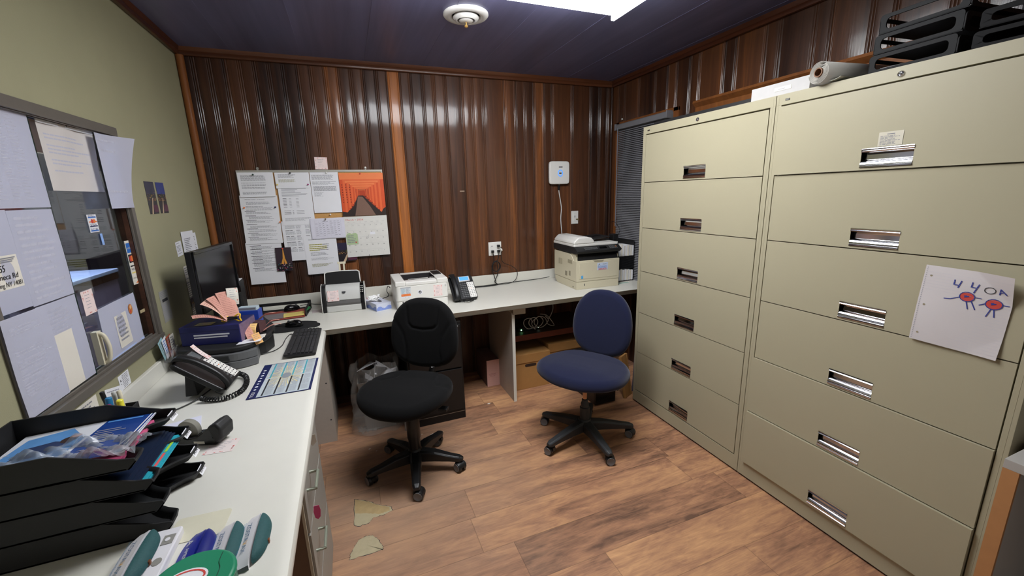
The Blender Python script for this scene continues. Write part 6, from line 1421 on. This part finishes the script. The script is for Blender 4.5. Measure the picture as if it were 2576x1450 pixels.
s.disc(.118, .125, .016, mat('hair_dark', (52, 36, 34), .6), .0018); s.disc(.128, .138, .010, mat('skin_tone', (196, 146, 122), .5), .0022, ry=.008)
o = s.obj('brochure', (0, 0, 0), 'top'); o.matrix_basis = T(.066, -2.262, zt+.0145, 0, 0, .02); tag(o, 'blue and white health brochure lying in the topmost tray', 'brochure')
FILM = mat('crumpled_film', (200, 206, 214), .12, trans=.3, alpha=.58, bump=.5, bscale=40)
def film(a, b):
    x = .048+a*.31; y_ = -2.299+b*.140
    return (x, y_, zt+.030+.018*math.sin(a*9+b*3)*math.sin(b*7+1)+.009*math.sin(a*31+b*17)+.006*math.sin(b*41-a*13)-.014*b)
tag(MB().grid(film, 46, 22).obj('plastic_bag', FILM, smooth=50), 'crumpled clear plastic bag spilling over the near side of the topmost tray', 'plastic bag')
ztb = CZ+.0615*2+.006
FN = mat('folder_navy', (20, 34, 58), .45)
for k in range(3):
    o = MB().box((.13, -2.290+.002*k, ztb+.0038*k), (.384-.003*k, -2.078, ztb+.0038*k+.0030), 0); z = ztb+.0038*k
    if k == 2: o.box((.372, -2.165, z+.0032), (.3782, -2.105, z+.0037), 1).box((.372, -2.230, z+.0032), (.3782, -2.170, z+.0037), 2)
    tag(o.obj('teal_folder', [TEAL, mat('lime_tab', (168, 214, 60), .5), mat('coral_tab', (224, 92, 92), .5)]), ['teal folder lowest of three in the second tray', 'teal folder in the middle of three in the second tray', 'teal folder with lime and coral tabs in the second tray'][k], 'folder', 'teal folders in the second tray')
for k in range(4): tag(MB().box((.12, -2.296, ztb+.0122+.004*k), (.368-.007*k, -2.07, ztb+.0122+.004*k+.0032), 0).obj('navy_folder', FN), ['navy folder lowest of four on the teal folders', 'navy folder second from below on the teal folders', 'navy folder third from below on the teal folders', 'navy folder topmost of four on the teal folders'][k], 'folder', 'navy folders in the second tray')
# pens in a cup behind the trays
pc_ = thing('pen_cup', 'dark pen cup against the wall behind the black trays', 'pen cup', (.085, -1.72, CZ))
MB().box((-.04, -.06, 0), (.04, .06, .004)).box((-.04, -.06, 0), (-.037, .06, .095)).box((.037, -.06, 0), (.04, .06, .095)).box((-.04, -.06, 0), (.04, -.057, .095)).box((-.04, .057, 0), (.04, .06, .095)).obj('cup', BLACKM, pc_)
random.seed(5)
for k, (dx, dy, c, h, nm) in enumerate(((-.02, -.045, mat('pen_taupe', (110, 96, 90), .5), .135, 'taupe marker leftmost in the pen cup'), (-.005, -.030, mat('pen_magenta', (150, 40, 110), .4), .138, 'magenta capped pen in the pen cup'), (.01, -.040, mat('pen_taupe', (110, 96, 90), .5), .132, 'taupe marker beside the magenta pen'), (-.01, -.008, mat('marker_blue', (40, 120, 170), .4), .148, 'blue capped marker in the pen cup'), (.018, .002, mat('marker_yellow', (236, 226, 60), .4), .138, 'yellow capped highlighter in the pen cup'), (-.015, .018, BLACK, .170, 'tall black marker in the pen cup'), (.012, .034, CREAM, .155, 'cream correction pen in the pen cup'), (-.015, .046, SILVER, .150, 'silver pen rightmost in the pen cup'))):
    r = .0085 if k in (3, 4) else .006
    o = MB().lathe([(.001, .005), (r*.7, .005), (r, .02), (r, h-.03), (r*1.12, h-.03), (r*1.12, h-.003), (r*.8, h), (.0005, h)], 14).obj('marker_pen', c, smooth=40)
    o.location = (.085+dx, -1.72+dy, CZ); o.rotation_euler = (random.uniform(-.08, .08), random.uniform(-.08, .08), 0); tag(o, nm, 'pen', 'pens in the cup')
tag(MB().prism([(0, 0), (.13, .0), (.13, .10), (0, .10)], 0, .002, 'z', 0, T(.20, -1.80, CZ+.0006, 0, 0, .25)).obj('envelope', mat('lilac_white', (214, 214, 228), .6)), 'white envelopes lying between the near telephone and the tape dispenser', 'envelope')
# tape dispenser
td = thing('tape_dispenser', 'black tape dispenser with a clear tape roll beside the trays', 'tape dispenser', (.352, -1.868, CZ), math.radians(-22))
MB().prism([(-.075, 0), (.07, 0), (.085, .012), (.083, .022), (.068, .030), (.062, .058), (.070, .066), (.060, .070), (.040, .050), (.012, .030), (-.02, .026), (-.055, .040), (-.078, .040), (-.082, .02)], -.028, .028, 'y').obj('base', GLOSSB, td, bevel=.006, bseg=3, smooth=40)
MB().lathe([(.012, -.010), (.033, -.010), (.034, -.009), (.034, .009), (.033, .010), (.012, .010), (.012, -.010)], 32, 0, T(-.030, 0, .044), 'y').obj('tape_roll', mat('clear_tape', (158, 156, 144), .25, trans=.3), td, smooth=40)
MB().lathe([(.0001, -.012), (.012, -.012), (.012, .012), (.0001, .012)], 20, 0, T(-.030, 0, .044), 'y').obj('hub', BLACK, td, smooth=40)
MB().prism([(.052, .066), (.084, .082), (.100, .060), (.096, .022), (.072, .008)], -.032, .032, 'y').obj('cutter_guard', BLACKM, td, bevel=.008, bseg=3, smooth=40)
MB().box((.0, -.0285, .006), (.035, -.0280, .016)).obj('base_label', PAPERW, td)
s = Sheet(.085, .078, nu=1, nv=1); s.paper(mat('card_tint', (224, 212, 208), .6), .0004); hearts(s, 24, 31)
o = s.obj('reminder_card', (0, 0, 0), 'top'); o.matrix_basis = T(.380, -1.968, CZ+.001, 0, 0, math.radians(-8)); tag(o, 'heart bordered reminder card taped flat on the desk before the trays', 'card')

# bag clips lying on the desk
def bag_clip(label, x, y0, y1, w, text, c_body, c_grip, txtc, lift=0, x_top=.6, vaxcol=None, rzz=0):
    t = thing('bag_clip', label, 'bag clip', (x, (y0+y1)/2, CZ+lift), rzz)
    Lh = abs(y1-y0)/2; n = 18
    def k(s_): return max(.02, (1-abs(s_)**3.2))
    # body: sloping white face rising toward +x
    def face(a, b):
        s_ = a*2-1; return (-w/2+w*x_top*b+(1-k(s_))*w*.25*(1-b), s_*Lh, .007+.019*b*k(s_)**.3)
    body = MB(); body.grid(face, n, 5); body.grid(lambda a, b: face(1-a, b)[:2]+(0.001,), n, 5)
    body.grid(lambda a, b: (face(a, 1)[0]-.002*0, face(a, 1)[1], face(a, 1)[2]*(1-b)), n, 2); body.grid(lambda a, b: (face(1-a, 0)[0], face(1-a, 0)[1], face(1-a, 0)[2]*(1-b)), n, 1)
    body.obj('upper_jaw', c_body, t, smooth=60)
    def grip(a, b):
        s_ = a*2-1; an = PI*b; return (-w/2+w*x_top+.004+w*(1-x_top)*math.sin(an*.5)*k(s_)**.8, s_*Lh*.95+.006, .003+(.0225*k(s_)**.3)*math.cos(an*.5))
    gr = MB(); gr.grid(grip, 40, 8); gr.obj('rubber_grip', c_grip, t, smooth=30)
    MB().box((-w/2+.01, -Lh*.2, .001), (w/2+.006, -Lh*.12, .010)).obj('hinge_pin', mat('hinge_copper', (150, 92, 62), .4, .6), t)
    s = Sheet(Lh*1.6, w*x_top, nu=1, nv=1)
    for (tt, u, v, sz, wd_, cc) in text: s.text(tt, u, v, sz, cc, width=wd_)
    o = s.obj('printed_name', (0, 0, 0), 'top', parent=t)
    an = math.atan2(.019, w*x_top)
    M = Matrix.Translation((-w/2+.001, Lh*.84, .0085)) @ Matrix.Rotation(-an, 4, 'Y') @ Matrix(((0, 1, 0, 0), (-1, 0, 0, 0), (0, 0, 1, 0), (0, 0, 0, 1)))
    o.matrix_basis = M
    return t
TG = mat('teal_rubber', (34, 78, 80), .7, var=.15, scale=150, bump=.4, bscale=300); WB = mat('clip_white', (222, 220, 224), .35)
TBL = mat('slate_blue_ink', (74, 108, 140), .5); GOL = mat('gold_ink', (220, 168, 60), .5); SKY = mat('sky_ink', (96, 150, 190), .5)
zt_ = [('ZOSTA', .022, .016, .012, .056, TBL), ('V', .078, .016, .012, .011, GOL), ('AX', .089, .016, .012, .024, TBL), ('Zoster Vaccine Live (Oka/Merck)', .008, .004, .006, .112, SKY)]
bag_clip('white and teal bag clip printed ZOSTAVAX, rightmost on the desk', .602, -2.345, -2.505, .062, zt_, WB, TG, TBL)
bag_clip('white and teal bag clip printed ZOSTAVAX, left of the rightmost clip', .547, -2.350, -2.510, .062, zt_, WB, TG, TBL)
bag_clip('white and teal bag clip printed ZOSTAVAX, leftmost near the trays', .378, -2.330, -2.500, .062, zt_, WB, TG, TBL, lift=.022)
NB = mat('clip_navy', (22, 38, 150), .3)
bag_clip('navy blue bag clip printed AMERICAN with a small white sail emblem', .488, -2.350, -2.515, .066, [('AMERICAN', .040, .014, .0095, .066, PAPER), ('A', .016, .012, .014, .016, PAPER)], NB, mat('clip_navy_deep', (18, 28, 110), .4), PAPER)
wc = thing('white_organizer', 'white plastic organiser with grey square and round openings between two bag clips', 'organiser', (.418, -2.42, CZ))
MB().prism(rrect(-.045, -.10, .022, .10, .006), 0, .020, 'z').obj('base', WB, wc, bevel=.003)
MB().box((-.006, .045, .0202), (.016, .075, .0212)).prism([(.005+.009*math.cos(a*PI/8), -.005+.011*math.sin(a*PI/8)) for a in range(16)], .0202, .0212, 'z').obj('grey_marks', mat('grey_mark', (140, 138, 132), .5), wc)
MB().prism([(.004+.005*math.cos(a*PI/8), .060+.006*math.sin(a*PI/8)) for a in range(16)], .0212, .0222, 'z').obj('white_dot', WB, wc)
tag(MB().prism(rrect(-.06, -.045, .06, .045, .012), 0, .0012, 'z', 0, T(.468, -2.315, CZ+.0004, 0, 0, -.05)).obj('cream_film', mat('cream_film', (210, 206, 184), .25)), 'cream translucent film sheet lying behind the navy bag clip', 'plastic sheet')
# green tub with rounded lid
gt = thing('green_tub', 'green oblong plastic tub with white and red logo in the near left corner', 'container', (.525, -2.585, CZ), math.radians(-12))
GG = mat('green_plastic', (30, 128, 92), .38, var=.04)
MB().prism(rrect(-.072, -.095, .072, .095, .068, 9), 0, .052, 'z').obj('tub', mat('green_plastic_dark', (24, 92, 68), .4), gt, bevel=.003, smooth=40)
MB().prism(rrect(-.075, -.098, .075, .098, .071, 9), .052, .066, 'z').obj('lid', GG, gt, bevel=.006, bseg=3, smooth=40)
MB().tube(smoothpts([(.030, .085, .066), (.034, .060, .0662), (.044, .04, .0662), (.046, .0, .0662), (.036, -.05, .0662)], 6), .0008, 5).obj('lid_seam', mat('green_seam', (14, 60, 44), .5), gt)
s = Sheet(.08, .05, nu=1, nv=1); s.disc(.040, .026, .037, PAPER, .0004, ry=.025, k=30); s.line([(.040+.031*math.cos(a*PI/12), .026+.0195*math.sin(a*PI/12)) for a in range(25)], .0035, RED, .0008); s.text('Tar', .022, .016, .018, RED, width=.036, lift=.0012)
o = s.obj('logo_sticker', (-.045, -.005, .0665), 'top', .15, parent=gt); o['label'] = 'white oval sticker with red lettering'

# small things on and by the chairs
tag(MB().box((-.030, -.006, 0), (.030, .006, .002)).obj('paper_strip', PAPER, bevel=.0005), 'small white paper strip lying at the back of the black chair seat', 'paper')
o = bpy.data.objects['paper_strip']; o.location = (1.292, -1.045, .566); o.rotation_euler = (0, 0, .2)
for k, (dx, dz) in enumerate(((.0, 0), (.045, -.012))):
    ch = bpy.data.objects['office_chair.001']
    MB().box((-.012, 0, 0), (.012, .05, .020), 0, T(-.07+dx, .175, .505+dz, -.5)).obj('adjustment_lever', mat('lever_grey', (128, 130, 136), .4), ch, bevel=.004)
